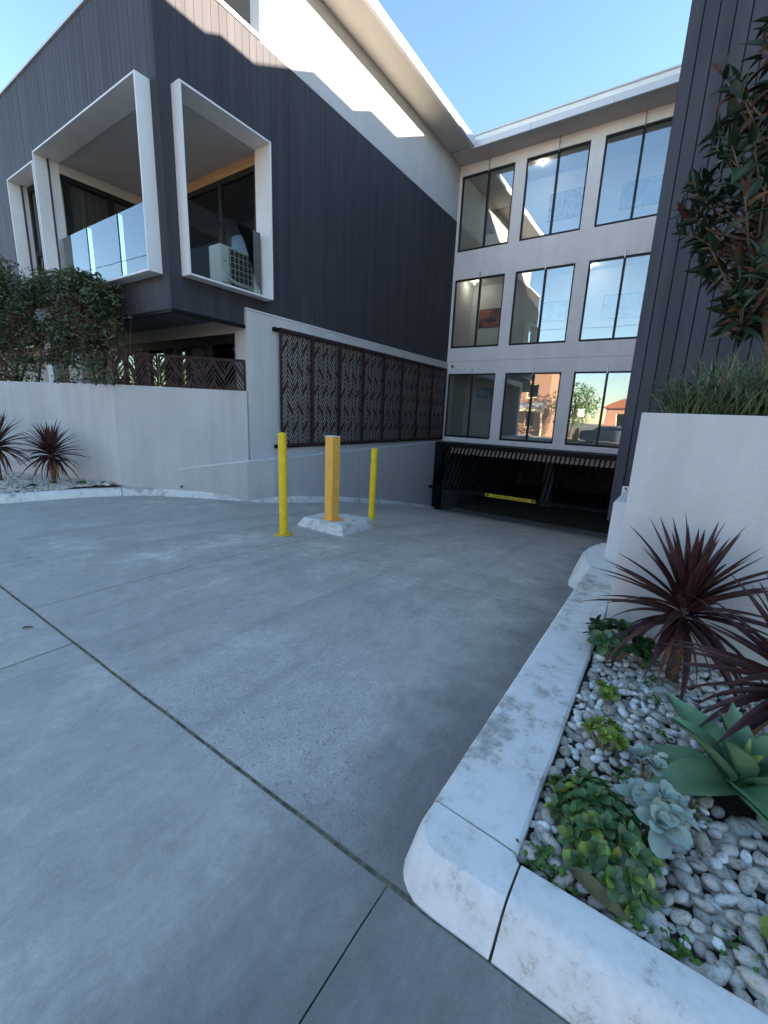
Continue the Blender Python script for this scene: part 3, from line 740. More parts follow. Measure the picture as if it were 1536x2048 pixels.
def clip(pts, lo, hi):
    for lim, sg in ((lo, 1), (hi, -1)):
        out = []
        for i in range(len(pts)):
            a, b = pts[i-1], pts[i]
            ia, ib = sg*(a[1]-lim) >= 0, sg*(b[1]-lim) >= 0
            if ia != ib:
                tt = (lim-a[1])/(b[1]-a[1]); out.append((a[0]+(b[0]-a[0])*tt, lim))
            if ib: out.append(b)
        pts = out
        if not pts: return []
    return pts
XS = -6.94
sy0, sy1, sz0, sz1 = 6.33, 13.85, 0.855, 3.175
scr = thing('screen_wall', 'long row of rust brown chevron screen panels hung on the grey side wall', 'screen', (XS, 10, sz0))
pwid = (sy1-sy0)/8
cm = chevron(pwid-0.012, sz1-sz0, 6, 0.066, 0.036, 8, rise=1.55, th=0.008).mesh('lattice', (0, 0, 0), ('corten',))
ROT = Matrix.Rotation(R(90), 4, 'Z')
for k in range(8):
    y0 = sy0+k*pwid
    f = MB(); fw_ = 0.04
    f.box(XS-0.045, XS+0.006, y0, y0+fw_-0.004, sz0-0.03, sz1+0.03); f.box(XS-0.045, XS+0.006, y0+pwid-fw_+0.004, y0+pwid-0.003, sz0-0.03, sz1+0.03)
    f.box(XS-0.045, XS-0.008, y0+fw_, y0+pwid-fw_, sz1-0.02, sz1+0.03); f.box(XS-0.045, XS-0.008, y0+fw_, y0+pwid-fw_, sz0-0.03, sz0+0.02)
    pf = obj('screen_panel', f, 'corten', scr)
    place('lattice', cm, Matrix.Translation((XS-0.002, y0+0.006, sz0)) @ ROT, pf)
for zz in (sz0-0.02, sz1-0.01):
    w = MB(); w.box(XS-0.11, XS-0.047, sy0-0.12, sy1+0.1, zz-0.04, zz+0.035); obj('rail', w, 'black_metal', scr)
# corten fence on the planter
fe = thing('chevron_fence', 'dark rusted chevron fence panels on top of the planter wall', 'fence', (-7.9, 4.7, 1.92))
d = Vector((C2[0]-C1[0], C2[1]-C1[1], 0)); Lf = d.length-0.02; d.normalize(); nrm = Vector((d.y, -d.x, 0))
fm = chevron(Lf/3-0.01, 0.55, 4, 0.055, 0.045, 4, rise=1.6, border=0.025)
ml = fm.mesh('lattice', (0, 0, 0), ('corten',))
for k in range(3):
    o0 = Vector((C1[0], C1[1], 1.93)) + d*(0.01+k*Lf/3) - nrm*0.06
    f = MB()
    for u0, u1, z0, z1 in ((0, 0.03, 0, 0.57), (Lf/3-0.045, Lf/3-0.012, 0, 0.57), (0.03, Lf/3-0.045, 0.54, 0.575)):
        p = [o0+d*u0-nrm*0.03, o0+d*u0-nrm*0.008, o0+d*u1-nrm*0.008, o0+d*u1-nrm*0.03]
        f.prism([(q.x, q.y) for q in reversed(p)], 1.93+z0, 1.93+z1)
    pf = obj('fence_panel', f, 'corten', fe)
    place('lattice', ml, frame_matrix(o0, d, (0, 0, 1)), pf)

# ------------------------------------------------------------------ REAR WING (nine windows)
YF = 14.156
rear = thing('rear_wing', 'pale rendered rear wing with three rows of dark framed windows', 'building', (-4, 15, 0))
WX = [(-7.025, -5.314), (-4.976, -3.241), (-2.882, -1.15)]
WZ = [(0.897, 3.06), (3.901, 6.058), (6.895, 9.083)]
w = MB(); holes_wall(w, 'y', YF, YF+0.22, -7.108, -0.66, 0.735, 9.60, [(a, b_, c, d_) for a, b_ in WX for c, d_ in WZ])
obj('wall', w, 'render_white', rear)
w = MB(); w.box(-7.10, -0.67, YF-0.003, YF+0.01, 3.462, 3.474); obj('control_joint', w, 'render_grey', rear)
def rear_window(a, b_, c, d_, rod):
    mb = MB(); y0, y1 = YF+0.03, YF+0.10; fwd = 0.045; mid = a+(b_-a)*0.52
    mb.box(a, b_, y0, y1, c, c+fwd+0.02); mb.box(a, b_, y0, y1, d_-fwd, d_)
    mb.box(a, a+fwd, y0, y1, c+fwd+0.02, d_-fwd); mb.box(b_-fwd, b_, y0, y1, c+fwd+0.02, d_-fwd); mb.box(mid-0.028, mid+0.028, y0-0.01, y1, c+fwd+0.02, d_-fwd)
    fr = obj('window', mb, 'window_frame', rear)
    for u0, u1 in ((a+fwd, mid-0.028), (mid+0.028, b_-fwd)):
        mb = MB(); mb.box(u0, u1, y0+0.03, y0+0.038, c+fwd+0.02, d_-fwd); obj('pane', mb, 'window_glass', fr)
    mb = MB(); mb.box(mid-0.012, mid+0.012, YF-0.03, YF-0.004, d_-0.06, d_+rod); mb.box(mid-0.02, mid+0.02, YF-0.035, YF-0.002, d_+rod-0.03, d_+rod); obj('stay_rod', mb, 'steel', fr)
for a, b_ in WX:
    for k, (c, d_) in enumerate(WZ): rear_window(a, b_, c, d_, (0.14, 0.14, 0.28)[k])
# corridors behind the glass
YB = YF+1.75
for k, (z0, z1) in enumerate(((0.78, 3.3), (3.72, 6.3), (6.72, 9.3))):
    w = MB(); w.box(-7.3, -0.6, YB, YB+0.1, z0, z1); w.box(-7.3, -7.12, YF+0.23, YB, z0, z1); w.box(-0.66, -0.6, YF+0.23, YB, z0, z1); obj('corridor_wall', w, 'interior_wall', rear)
    w = MB(); w.box(-7.3, -0.6, YF+0.23, YB+0.1, z1, z1+0.08); obj('corridor_ceiling', w, 'interior_ceiling', rear)
    w = MB(); w.box(-7.3, -0.6, YF+0.23, YB+0.1, z0-0.08, z0); obj('corridor_floor', w, 'interior_floor', rear)
# pictures in the corridors (hang on the wall: things of their own)
def picture(label, x0, x1, z0, z1, mname, extra=None):
    t_ = thing('framed_picture', label, 'picture', ((x0+x1)/2, YB-0.02, z0), 'pictures in the corridors')
    f = MB(); f.box(x0, x1, YB-0.025, YB-0.003, z0, z1); obj('picture_frame', f, 'window_frame', t_)
    f = MB(); f.box(x0+0.02, x1-0.02, YB-0.029, YB-0.0255, z0+0.02, z1-0.02); obj('print', f, mname, t_)
    if extra:
        f = MB()
        for (a, b_, c, d_) in extra: f.box(x0+(x1-x0)*a, x0+(x1-x0)*b_, YB-0.032, YB-0.0292, z0+(z1-z0)*c, z0+(z1-z0)*d_)
        obj('motif', f, 'ink', t_)
picture('dark grey picture behind top floor window nearest the side wall', -6.80, -5.89, 7.95, 8.70, 'pic_grey')
picture('blue grey city picture behind middle top floor window', -4.68, -3.65, 7.95, 8.75, 'pic_city')
picture('wide blue picture behind right top floor window', -2.58, -1.39, 7.88, 8.60, 'pic_blue')
picture('red picture with small dark motif behind left middle floor window', -6.79, -5.90, 4.84, 5.48, 'pic_red', [(0.3, 0.7, 0.3, 0.45), (0.42, 0.58, 0.45, 0.6), (0.0, 0.2, 0.0, 0.2)])
picture('pale blue picture behind centre window of middle floor', -4.58, -3.72, 4.88, 5.50, 'pic_pale')
picture('turquoise and white picture behind right window of middle floor', -2.64, -1.55, 4.82, 5.52, 'pic_pale')
t_ = thing('framed_picture', 'snow and blue sky picture behind left ground floor window', 'picture', (-6.27, YB-0.02, 1.82), 'pictures in the corridors')
f = MB(); f.box(-6.66, -5.89, YB-0.025, YB-0.003, 1.82, 2.73); obj('picture_frame', f, 'sign_white', t_)
f = MB(); f.box(-6.64, -5.91, YB-0.029, YB-0.0255, 2.32, 2.71); obj('print', f, 'pic_blue', t_)
f = MB(); f.box(-6.64, -5.91, YB-0.029, YB-0.0255, 1.84, 2.32); obj('print', f, 'pic_snow', t_)
def downlight(x, y, zc, label):
    t_ = thing('ceiling_light', label, 'light', (x, y, zc), 'lit corridor downlights')
    f = MB(); f.lathe((x, y, zc), [(0.05, 0.0), (0.05, -0.025), (0.038, -0.03)], 14); obj('lamp_body', f, 'sign_white', t_)
    f = MB(); f.lathe((x, y, zc-0.045), [(0.036, 0.014), (0.036, 0.004), (0.02, 0.0)], 14); obj('bulb', f, 'lamp_glow', t_)
    l = bpy.data.lights.new('downlight_lamp', 'POINT'); l.energy = 1.0; l.color = (1, 0.93, 0.82); l.shadow_soft_size = 0.04
    lo = bpy.data.objects.new('downlight_lamp', l); COL.objects.link(lo); lo.parent = t_; lo.location = (0, 0, -0.1)
downlight(-4.76, YF+0.8, 9.3, 'lit downlight behind middle window of top floor')
downlight(-6.80, YF+1.1, 6.3, 'lit downlight behind left window of middle floor')
downlight(-3.03, YF+1.1, 6.3, 'lit downlight behind right window of middle floor')
# eaves of the rear wing
w = MB(); w.box(-7.3, -0.66, 13.42, YF-0.002, 9.37, 9.395); obj('eave_soffit', w, 'soffit', rear)
for a, b_ in ((-6.38, -4.7), (-4.69, -2.66), (-2.65, -0.66)):
    w = MB(); w.box(a, b_, 13.36, 13.418, 9.335, 9.50); obj('eave_fascia', w, 'fascia', rear)
w = MB(); w.box(-7.3, -0.66, 13.50, 15.5, 9.40, 9.70); obj('roof_upstand', w, 'render_white', rear)
w = MB(); w.box(-7.3, -0.66, 13.46, 15.6, 9.702, 9.735); obj('roof_cap', w, 'fascia', rear)
w = MB(); w.box(-7.15, -0.7, 16.1, 24, 3.0, 9.38); obj('rear_mass', w, 'render_grey', rear)
sn = MB(); sn.box(-6.93, -6.84, YF-0.05, YF-0.002, 3.26, 3.35)
tag(obj('sensor_box', sn, 'garage_wall', bevel=0.008), 'small square grey sensor box high on the pale wall beside the screens', 'sensor')

# ------------------------------------------------------------------ garage
gar = thing('garage_portal', 'black steel portal frame round the basement garage entry', 'portal', (-4, 13.6, -1.7))
w = MB(); w.box(-6.93, -6.56, 13.20, 13.36, -2.0, 0.745); obj('post', w, 'black_metal', gar)
w = MB(); w.box(-6.558, -0.66, 13.24, 13.36, 0.60, 0.735); obj('header_beam', w, 'black_metal', gar)
w = MB(); w.box(-6.93, -0.66, 13.362, YF+0.1, 0.70, 0.73); obj('canopy_sheet', w, 'black_metal', gar)
w = MB(); w.box(-6.55, -0.66, 13.72, 13.78, 0.36, 0.57); obj('guide_beam', w, 'frame_white', gar)
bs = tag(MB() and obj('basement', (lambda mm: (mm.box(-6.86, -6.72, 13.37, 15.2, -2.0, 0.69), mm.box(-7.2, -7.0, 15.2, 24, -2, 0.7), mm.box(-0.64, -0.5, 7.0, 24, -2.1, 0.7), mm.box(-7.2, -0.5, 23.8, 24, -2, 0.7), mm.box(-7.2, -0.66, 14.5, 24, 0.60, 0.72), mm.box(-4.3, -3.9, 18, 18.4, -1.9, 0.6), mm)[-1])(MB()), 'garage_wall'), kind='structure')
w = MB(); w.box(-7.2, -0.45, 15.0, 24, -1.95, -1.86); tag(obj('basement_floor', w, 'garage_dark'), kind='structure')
w = MB(); w.box(-6.7, -0.6, 14.92, 14.99, -1.9, -1.85); tag(obj('drain_channel', w, 'black_metal'), kind='structure')
gate = thing('tilting_gate', 'black barred tilting garage gate standing half open', 'gate', (-3.8, 13, -0.7))
T0, T1 = Vector((0, 13.72, 0.64)), Vector((0, 12.72, -0.74))
dg = (T1-T0).normalized()
nb = 44
bm_ = MB(); bm_.box(-0.020, 0.020, -0.02, 0.02, 0, (T1-T0).length-0.03)
me = bm_.mesh('gate_bar', (0, 0, 0), ('gate_black',))
for k in range(nb):
    x = -6.60 + k*0.135
    place('gate_bar', me, frame_matrix((x, T0.y, T0.z), (1, 0, 0), dg), gate)
w = MB(); w.box(-6.74, -0.70, T1.y-0.035, T1.y+0.035, T1.z-0.045, T1.z+0.045); obj('bottom_rail', w, 'black_metal', gate, bevel=0.006)
w = MB(); w.box(-6.74, -0.70, T0.y-0.03, T0.y+0.03, T0.z-0.04, T0.z+0.04); obj('top_rail', w, 'black_metal', gate)
st = MB(); st.box(-4.72, -3.17, T1.y-0.041, T1.y-0.036, T1.z-0.05, T1.z+0.05)
sk = obj('safety_sticker', st, 'sticker_yellow', gate)
ink = MB()
for a, b_ in ((-4.68, -4.60), (-3.28, -3.20)): ink.box(a, b_, T1.y-0.0445, T1.y-0.042, T1.z-0.03, T1.z+0.03)
x = -4.48; random.seed(4)
while x < -3.42:
    l = random.uniform(0.03, 0.09); ink.box(x, x+l, T1.y-0.0445, T1.y-0.042, T1.z-0.012, T1.z+0.014); x += l+0.022
tag(obj('print', ink, 'ink', sk), kind='stuff')

# ------------------------------------------------------------------ RIGHT BLOCK
YR, XR = 6.65, -0.655
rb = thing('clad_block', 'tall dark clad block on the right behind the planter', 'building', (4, 8, 0))
boards(rb, 'y', YR, 0.028, XR, 4.2, lambda u: (0.26, 9.22), [], 0.148, 'cladding', phase=0.135, gap=0.012)
w = MB(); w.box(XR, 22, YR+0.03, 9.28, 0.27, 9.22); obj('wall', w, 'clad_back', rb)
for y0, y1, h in ((9.283, 11.42, 9.36), (11.423, 13.33, 10.08), (13.333, 15.9, 10.40), (15.903, 24, 11.12)):
    w = MB(); w.box(XR, 22, y0, y1, 0.7, h); obj('wall', w, 'clad_back', rb)
w = MB(); w.box(4.21, 22, YR, YR+0.03, 0.26, 9.22); obj('wall_side', w, 'cladding', rb)
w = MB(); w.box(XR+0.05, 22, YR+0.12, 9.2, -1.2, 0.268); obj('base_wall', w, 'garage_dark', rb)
sg = thing('wall_sign', 'small white notice plate on the dark wall beside the planter edge', 'sign', (-0.47, YR-0.01, 0.65))
w = MB(); w.box(-0.525, -0.41, YR-0.014, YR-0.004, 0.63, 0.77); obj('plate', w, 'sign_white', sg)
w = MB(); w.box(-0.495, -0.47, YR-0.018, YR-0.0145, 0.725, 0.75); w.box(-0.515, -0.44, YR-0.018, YR-0.0145, 0.645, 0.66); obj('marking', w, 'ink', sg)

# right planter
rp = thing('planter_box', 'tall pale rendered planter on the right behind the cordyline', 'planter', (1.5, 3.15, 0))
w = MB(); w.box(-0.213, 5.0, 3.15, 3.33, -0.2, 1.675); obj('front_wall', w, 'render_planter', rp, bevel=0.006)
w = MB(); w.box(-0.213, -0.05, 3.331, 6.5, -0.2, 1.672); obj('side_wall', w, 'render_planter', rp)
w = MB(); w.box(-0.049, 5.0, 3.331, 6.5, 1.0, 1.63); obj('soil', w, 'soil', rp)
wb = MB(); wb.prism([(-0.475, 5.22), (-0.215, 5.22), (-0.215, 6.5), (-0.46, 6.5)], -0.2, 0.765)
tag(obj('kerb_block', wb, 'frame_white', bevel=0.02), 'upright white painted concrete block at the planter end beside the ramp', 'block')

# ------------------------------------------------------------------ kerbs
def loft_kerb(parent, stations, name='kerb_stone', rough=0.0025, sub=5):
    """stations: (outer base, outer top edge, inner top edge, z_base, z_top). Cross-section lofted with a worn rounded edge"""
    secs = []
    for (s0, s1) in zip(stations[:-1], stations[1:]):
        for k in range(sub):
            tt = k/sub; secs.append([a_*(1-tt)+b_*tt for a_, b_ in zip(s0, s1)])
    secs.append(list(stations[-1]))
    mb = MB(); rows = []
    for s in secs:
        ob, ot, it = Vector((s[0], s[1], 0)), Vector((s[2], s[3], 0)), Vector((s[4], s[5], 0))
        zb, zt = s[6], s[7]
        h = zt-zb
        Z = lambda q: Vector((0, 0, q))
        prof = [ob+Z(zb-0.12), ob+Z(zb), ob.lerp(ot, 0.35)+Z(zb+h*0.36), ob.lerp(ot, 0.68)+Z(zb+h*0.70), ob.lerp(ot, 0.90)+Z(zt-0.018), ot+(it-ot).normalized()*0.003+Z(zt-0.007),
                ot+(it-ot).normalized()*0.015+Z(zt), ot.lerp(it, 0.3)+Z(zt+0.002), ot.lerp(it, 0.55)+Z(zt+0.002), ot.lerp(it, 0.8)+Z(zt+0.001), it+(ot-it).normalized()*0.012+Z(zt-0.002), it+Z(zt-0.014), it+Z(zt-0.2)]
        row = []
        for p in prof:
            q = p + Vector((noise.noise(p*9), noise.noise(p*9+Vector((7,3,1))), noise.noise(p*7+Vector((1,9,4)))))*rough
            row.append(len(mb.v)); mb.v.append(tuple(q))
        rows.append(row)
    for a, b_ in zip(rows[:-1], rows[1:]):
        for i in range(len(a)-1): mb.f.append((a[i], b_[i], b_[i+1], a[i+1])); mb.mi.append(0)
    mb.f.append(tuple(rows[0])); mb.f.append(tuple(reversed(rows[-1]))); mb.mi += [0, 0]
    o = obj(name, mb, 'white_kerb', parent, smooth=True)
    sp = o.modifiers.new('split', 'EDGE_SPLIT'); sp.split_angle = R(27)
    return o
rk = MB(); rk.box(-0.40, -0.235, 1.4, 4.7, -0.6, 0.02)
rkerb = tag(obj('kerb', rk, 'joint_dirt'), kind='structure')
ZK = 0.145
loft_kerb(rkerb, [(5.0,1.0, 5.0,1.075, 5.0,1.235, -.0,ZK), (1.2,1.0, 1.2,1.075, 1.2,1.235, 0,ZK), (-0.212,1.0, -0.205,1.078, -0.205,1.232, 0,ZK)], sub=12)
loft_kerb(rkerb, [(-0.222,1.0, -0.213,1.078, -0.213,1.232, 0,ZK), *[(-0.448-0.14*math.sin(q), 1.14-0.14*math.cos(q), -0.448-0.108*math.sin(q), 1.186-0.108*math.cos(q), -0.217-0.006*q, 1.234+0.004*q, 0, ZK) for q in [R(15*i) for i in range(7)]],
                  (-0.588,1.285, -0.556,1.265, -0.227,1.246, -.004,ZK)])
def side(y):   # kerb line along the ramp
    tt = (y-1.3)/3.5
    return (-0.588-0.03*tt, y, -0.558-0.005*tt, y, -0.228-0.04*tt, y, zr(y), ZK-0.03*tt)
s0 = list(side(1.295)); s0[3] = 1.272; s0[5] = 1.256
loft_kerb(rkerb, [tuple(s0), side(1.9), side(2.7), side(3.59)], sub=7)
loft_kerb(rkerb, [side(3.60), side(4.2), side(4.75)], sub=6)
nib = [(-0.62,4.76, -0.565,4.76, -0.268,4.76, zr(4.8),.12), (-0.76,4.92, -0.64,4.96, -0.27,5.0, zr(4.9),.12), (-0.82,5.25, -0.70,5.28, -0.27,5.3, zr(5.3),.12), (-0.79,5.6, -0.68,5.58, -0.3,5.5, zr(5.6),.12), (-0.70,5.9, -0.60,5.85, -0.4,5.75, zr(5.9),.12), (-0.58,6.1, -0.53,6.0, -0.45,5.85, zr(6.1),.11)]
loft_kerb(rkerb, nib)
# left kerb: curved, hugging the planter wall
LK = [(-8.60,0.95),(-8.57,1.4),(-8.55,2.0),(-8.52,2.6),(-8.46,3.2),(-8.36,3.7),(-8.15,4.2),(-7.80,4.66),(-7.40,5.08),(-7.02,5.55),(-6.78,6.15),(-6.71,6.9),(-6.70,8.0),(-6.70,10.0),(-6.70,12.0),(-6.70,13.15)]
lkm = MB(); lkm.box(-8.76, -8.66, 1.2, 3.0, -0.4, 0.0)
lkerb = tag(obj('kerb', lkm, 'joint_dirt'), kind='structure')
def lk_station(i, tt=0.0):
    p = Vector(LK[i]); a = Vector(LK[max(0, i-1)]); b_ = Vector(LK[min(len(LK)-1, i+1)])
    dd = (b_-a).normalized(); nn = Vector((-dd.y, dd.x))
    wdt = 0.22 if i < 9 else 0.17
    ot = p+nn*0.05; it = p+nn*wdt; hh = 0.13 if p.y < 8 else 0.13-0.01*(p.y-8)
    return (p.x, p.y, ot.x, ot.y, it.x, it.y, zr(p.y), zr(p.y)+hh)
def between(s, e, f0, f1):
    return
cuts = [0, 5, 8, 10, 13, 15]
for a, b_ in zip(cuts[:-1], cuts[1:]):
    sts = [list(lk_station(i)) for i in range(a, b_+1)]
    for end, nxt in ((0, 1), (-1, -2)):          # open the joint a little
        e, n_ = sts[end], sts[nxt]
        L_ = math.hypot(n_[0]-e[0], n_[1]-e[1]); k = 0.006/max(L_, 0.01)
        sts[end] = [p*(1-k)+q*k for p, q in zip(e, n_)]
    loft_kerb(lkerb, [tuple(s) for s in sts], rough=0.007, sub=5)

# ------------------------------------------------------------------ bollards, post, island
def bollard(loc, h, label, lean):
    t_ = thing('yellow_bollard', label, 'bollard', loc, 'yellow steel bollards by the island')
    w = MB(); r = 0.057
    w.lathe((0, 0, 0), [(r, 0.012), (r, h-0.045)], 28)
    ps = obj_local('pipe', w, 'bollard_yellow', t_, True)
    w = MB(); w.lathe((0, 0, 0), [(r+0.003, h-0.046), (r+0.004, h-0.03), (r*0.95, h-0.018), (r*0.6, h-0.005), (r*0.2, h)], 28); obj_local('cap', w, 'bollard_yellow', t_, True)
    w = MB(); w.lathe((0, 0, 0), [(0.125, 0.0), (0.125, 0.010), (0.122, 0.0119)], 32); obj_local('base_plate', w, 'bollard_yellow', t_, False)
    for k in range(4):
        a = k*math.pi/2+0.5
        w = MB(); w.lathe((0.093*math.cos(a), 0.093*math.sin(a), 0), [(0.012, 0.012), (0.012, 0.022), (0.007, 0.028)], 6); obj_local('bolt', w, 'steel', t_, False)
    t_.rotation_euler = (math.atan(-(zr(loc[1]+.1)-zr(loc[1]))/.1)*-0.35+lean[0], lean[1], 0.3)
def obj_local(name, mb, mname, parent, smooth):
    me = mb.mesh(name, (0, 0, 0), (mname,), smooth)
    o = bpy.data.objects.new(name, me); COL.objects.link(o); o.parent = parent; ORG[o.name] = ORG[parent.name].copy()
    if smooth:
        sp = o.modifiers.new('split', 'EDGE_SPLIT'); sp.split_angle = R(40)
    return o
bl = (-4.36, 3.985); br_ = (-4.185, 5.84)
bollard((bl[0], bl[1], zr(bl[1])), 1.415, 'thicker looking yellow round bollard left of the orange post, nearest the street', (0.0, R(-1.2)))
bollard((br_[0], br_[1], zr(br_[1])), 1.345, 'yellow round bollard right of the orange post, nearer the garage', (0.0, 0.0))
isl = MB()
base = [(-4.74, 4.62), (-3.90, 4.57), (-3.80, 4.62), (-4.00, 5.72), (-4.12, 5.86), (-4.60, 5.80), (-4.95, 5.45)]
top = [(-4.62, 4.68), (-3.97, 4.66), (-3.90, 4.70), (-4.06, 5.62), (-4.14, 5.72), (-4.56, 5.66), (-4.83, 5.40)]
rows = []
for poly, dz in ((base, -0.05), (base, 0.01), ([((a[0]*.4+b_[0]*.6), (a[1]*.4+b_[1]*.6)) for a, b_ in zip(base, top)], 0.125), (top, 0.15)):
    row = []
    for i in range(len(poly)):
        p0, p1 = poly[i], poly[(i+1) % len(poly)]
        for k in range(6):
            x = p0[0]+(p1[0]-p0[0])*k/6; y = p0[1]+(p1[1]-p0[1])*k/6
            v_ = Vector((x, y, dz)); q = v_+Vector((noise.noise(v_*6), noise.noise(v_*6+Vector((4,4,4))), noise.noise(v_*5+Vector((9,1,1)))))*0.004
            row.append(len(isl.v)); isl.v.append((q.x, q.y, q.z+zr(y)))
    rows.append(row)
for a, b_ in zip(rows[:-1], rows[1:]):
    n = len(a)
    for i in range(n): isl.f.append((a[i], a[(i+1) % n], b_[(i+1) % n], b_[i])); isl.mi.append(0)
cx = len(isl.v); isl.v.append((-4.35, 5.1, zr(5.1)+0.155))
for i in range(len(rows[-1])): isl.f.append((rows[-1][i], rows[-1][(i+1) % len(rows[-1])], cx)); isl.mi.append(0)
o = obj('traffic_island', isl, 'white_kerb', smooth=True)
sp = o.modifiers.new('split', 'EDGE_SPLIT'); sp.split_angle = R(28)
tag(o, 'chipped white painted concrete island under the orange post', 'island')
PX, PY = -4.27, 4.90; PZ = zr(PY)+0.155
post = thing('orange_post', 'square orange steel post standing on the white concrete island', 'post', (PX, PY, PZ))
RZ = Matrix.Rotation(R(-3), 4, 'Z')
hs = 0.082
w = MB(); w.box(-hs, hs, -hs, hs, 0.008, 1.28); 
me = w.mesh('shaft', (0,0,0), ('post_orange',)); bm = bmesh.new(); bm.from_mesh(me); bmesh.ops.bevel(bm, geom=[e for e in bm.edges if abs(e.verts[0].co.z-e.verts[1].co.z) > .1], offset=0.008, segments=3, affect='EDGES'); bm.to_mesh(me); bm.free()
o = bpy.data.objects.new('shaft', me); COL.objects.link(o); o.parent = post; o.matrix_basis = RZ; ORG[o.name] = ORG[post.name].copy()
for nm, bx, mn in (('base_plate', (-0.14, 0.14, -0.14, 0.14, 0.0, 0.0078), 'post_orange'), ('top_plate', (-0.105, hs+0.004, -hs-0.004, hs+0.004, 1.281, 1.287), 'sign_white')):
    w = MB(); w.box(*bx); o = obj_local(nm, w, mn, post, False); o.matrix_basis = RZ
for a, b_ in ((-.115,-.115), (.115,-.115), (.115,.115), (-.115,.115)):
    w = MB(); w.lathe((a, b_, 0), [(0.011, 0.008), (0.011, 0.02), (0.006, 0.026)], 6); o = obj_local('bolt', w, 'steel', post, False); o.matrix_basis = RZ

# ------------------------------------------------------------------ garden beds and pebbles
bed = MB()
nx, ny = 30, 24
def bedz(x, y): return 0.085 + 0.02*noise.noise(Vector((x*2, y*2, 3))) + max(0, (x-0.2))*0.02
for j in range(ny+1):
    for i in range(nx+1):
        x = -0.25 + 3.0*i/nx; y = 1.21 + 1.96*j/ny; bed.v.append((x, y, bedz(x, y)))
for j in range(ny):
    for i in range(nx):
        a = j*(nx+1)+i; bed.f.append((a, a+1, a+nx+2, a+nx+1)); bed.mi.append(0)
rbed = tag(obj('garden_bed', bed, 'soil'), kind='structure')
def bedz_l(x, y): return 0.06+0.02*noise.noise(Vector((x*2, y*2, 8)))
bed = MB()
for (x0, x1, y0, y1) in ((-12.5, -8.62, 0.9, 4.0),):
    bed.quad((x0,y0,.06),(x1,y0,.06),(x1,y1,.06),(x0,y1,.06))
lbed = tag(obj('garden_bed', bed, 'soil'), kind='structure')
PEB = []
for k in range(10):
    bm = bmesh.new(); bmesh.ops.create_icosphere(bm, subdivisions=2, radius=0.5)
    sx, sy, sz = random.uniform(1.05, 1.85), random.uniform(0.8, 1.1), random.uniform(0.55, 0.85)
    for v in bm.verts:
        c = v.co.copy(); f_ = 1+0.34*noise.noise(c*1.7+Vector((k*5, 0, 0)))+0.06*noise.noise(c*4+Vector((0, k*5, 0)))
        v.co = Vector((c.x*sx, c.y*sy, c.z*sz))*f_
    me = bpy.data.meshes.new('pebble'); bm.to_mesh(me); bm.free()
    me.materials.append(MAT['pebble'])
    for p in me.polygons: p.use_smooth = True
    PEB.append(me)
def scatter(n, xr, yr, rmin, rmax, ok, zf, dens=0.80):
    """dart throwing, returns (x, y, z, r)"""
    res = []; grid = {}
    cell = rmax*2
    for _ in range(n):
        x = random.uniform(*xr); y = random.uniform(*yr)
        if not ok(x, y): continue
        r = random.uniform(rmin, rmax)
        gx, gy = int(x/cell), int(y/cell); bad = False
        for i in (-1, 0, 1):
            for j in (-1, 0, 1):
                for (px, py, pr) in grid.get((gx+i, gy+j), ()):
                    if (px-x)**2+(py-y)**2 < ((pr+r)*dens)**2: bad = True; break
                if bad: break
            if bad: break
        if bad: continue
        grid.setdefault((gx, gy), []).append((x, y, r)); res.append((x, y, zf(x, y), r))
    return res
random.seed(21)
okr = lambda x, y: not ((x-0.43)**2+(y-2.05)**2 < 0.012 or (x-0.2)**2+(y-2.98)**2 < 0.003)
A = scatter(26000, (-0.22, 1.5), (1.255, 3.12), 0.015, 0.044, okr, lambda x, y: bedz(x, y)+random.uniform(-0.002, 0.014), 0.76)
A2 = scatter(6000, (-0.21, 1.5), (1.26, 3.1), 0.018, 0.032, lambda x, y: okr(x, y) and noise.noise(Vector((x*3, y*3, 2))) > -0.05, lambda x, y: bedz(x, y)+0.036, 0.95)
peb = A + A2
def pm(x, y, z, r):
    return Matrix.Translation((x, y, z)) @ Matrix.Rotation(random.uniform(0, 6.28), 4, 'Z') @ Matrix.Rotation(random.uniform(-.35, .35), 4, 'X') @ Matrix.Rotation(random.uniform(-.35, .35), 4, 'Y') @ Matrix.Diagonal((r*1.9, r*1.9, r*1.9, 1))
def vis(x, y):
    # roughly inside the picture: ahead of the lens and left of its right edge
    dv = Vector((x, y, 0.12-1.6)); dz = dv.dot(fw)
    return dz > 0.2 and abs(dv.dot(r2)/dz) < 0.93 and abs(dv.dot(u2)/dz) < 1.22
def size(p): return p[3]/(Vector((p[0], p[1], -1.5)).length)
inn = sorted([p for p in peb if vis(p[0], p[1])], key=lambda p: -size(p))
big = inn[:300]; bigset = set(big); rest = [p for p in peb if p not in bigset]
for p in big: place('pebble', random.choice(PEB), pm(*p), rbed)
def join_pebbles(name, items, parent, mats='pebble', lowres=True):
    vs, fs = [], []
    srcs = [([v.co.copy() for v in me.vertices], [tuple(p.vertices) for p in me.polygons]) for me in PEB]
    for it in items:
        mm = pm(*it); V_, F_ = random.choice(srcs); n = len(vs)
        vs += [tuple(mm @ v) for v in V_]; fs += [tuple(n+i for i in f) for f in F_]
    mb = MB(); mb.v = vs; mb.f = fs; mb.mi = [0]*len(fs)
    o = obj(name, mb, mats, parent, smooth=True); tag(o, kind='stuff'); return o
join_pebbles('pebbles', rest, rbed)
def ok_l(x, y):
    yw = 2.035 + (x+14)*(3.83-2.035)/(14-8.64)
    xk = -8.80 if y < 3.2 else -8.80+(y-3.2)*0.12
    return y < yw-0.02 and x < xk and not (x > -9.0 and y > 3.78)
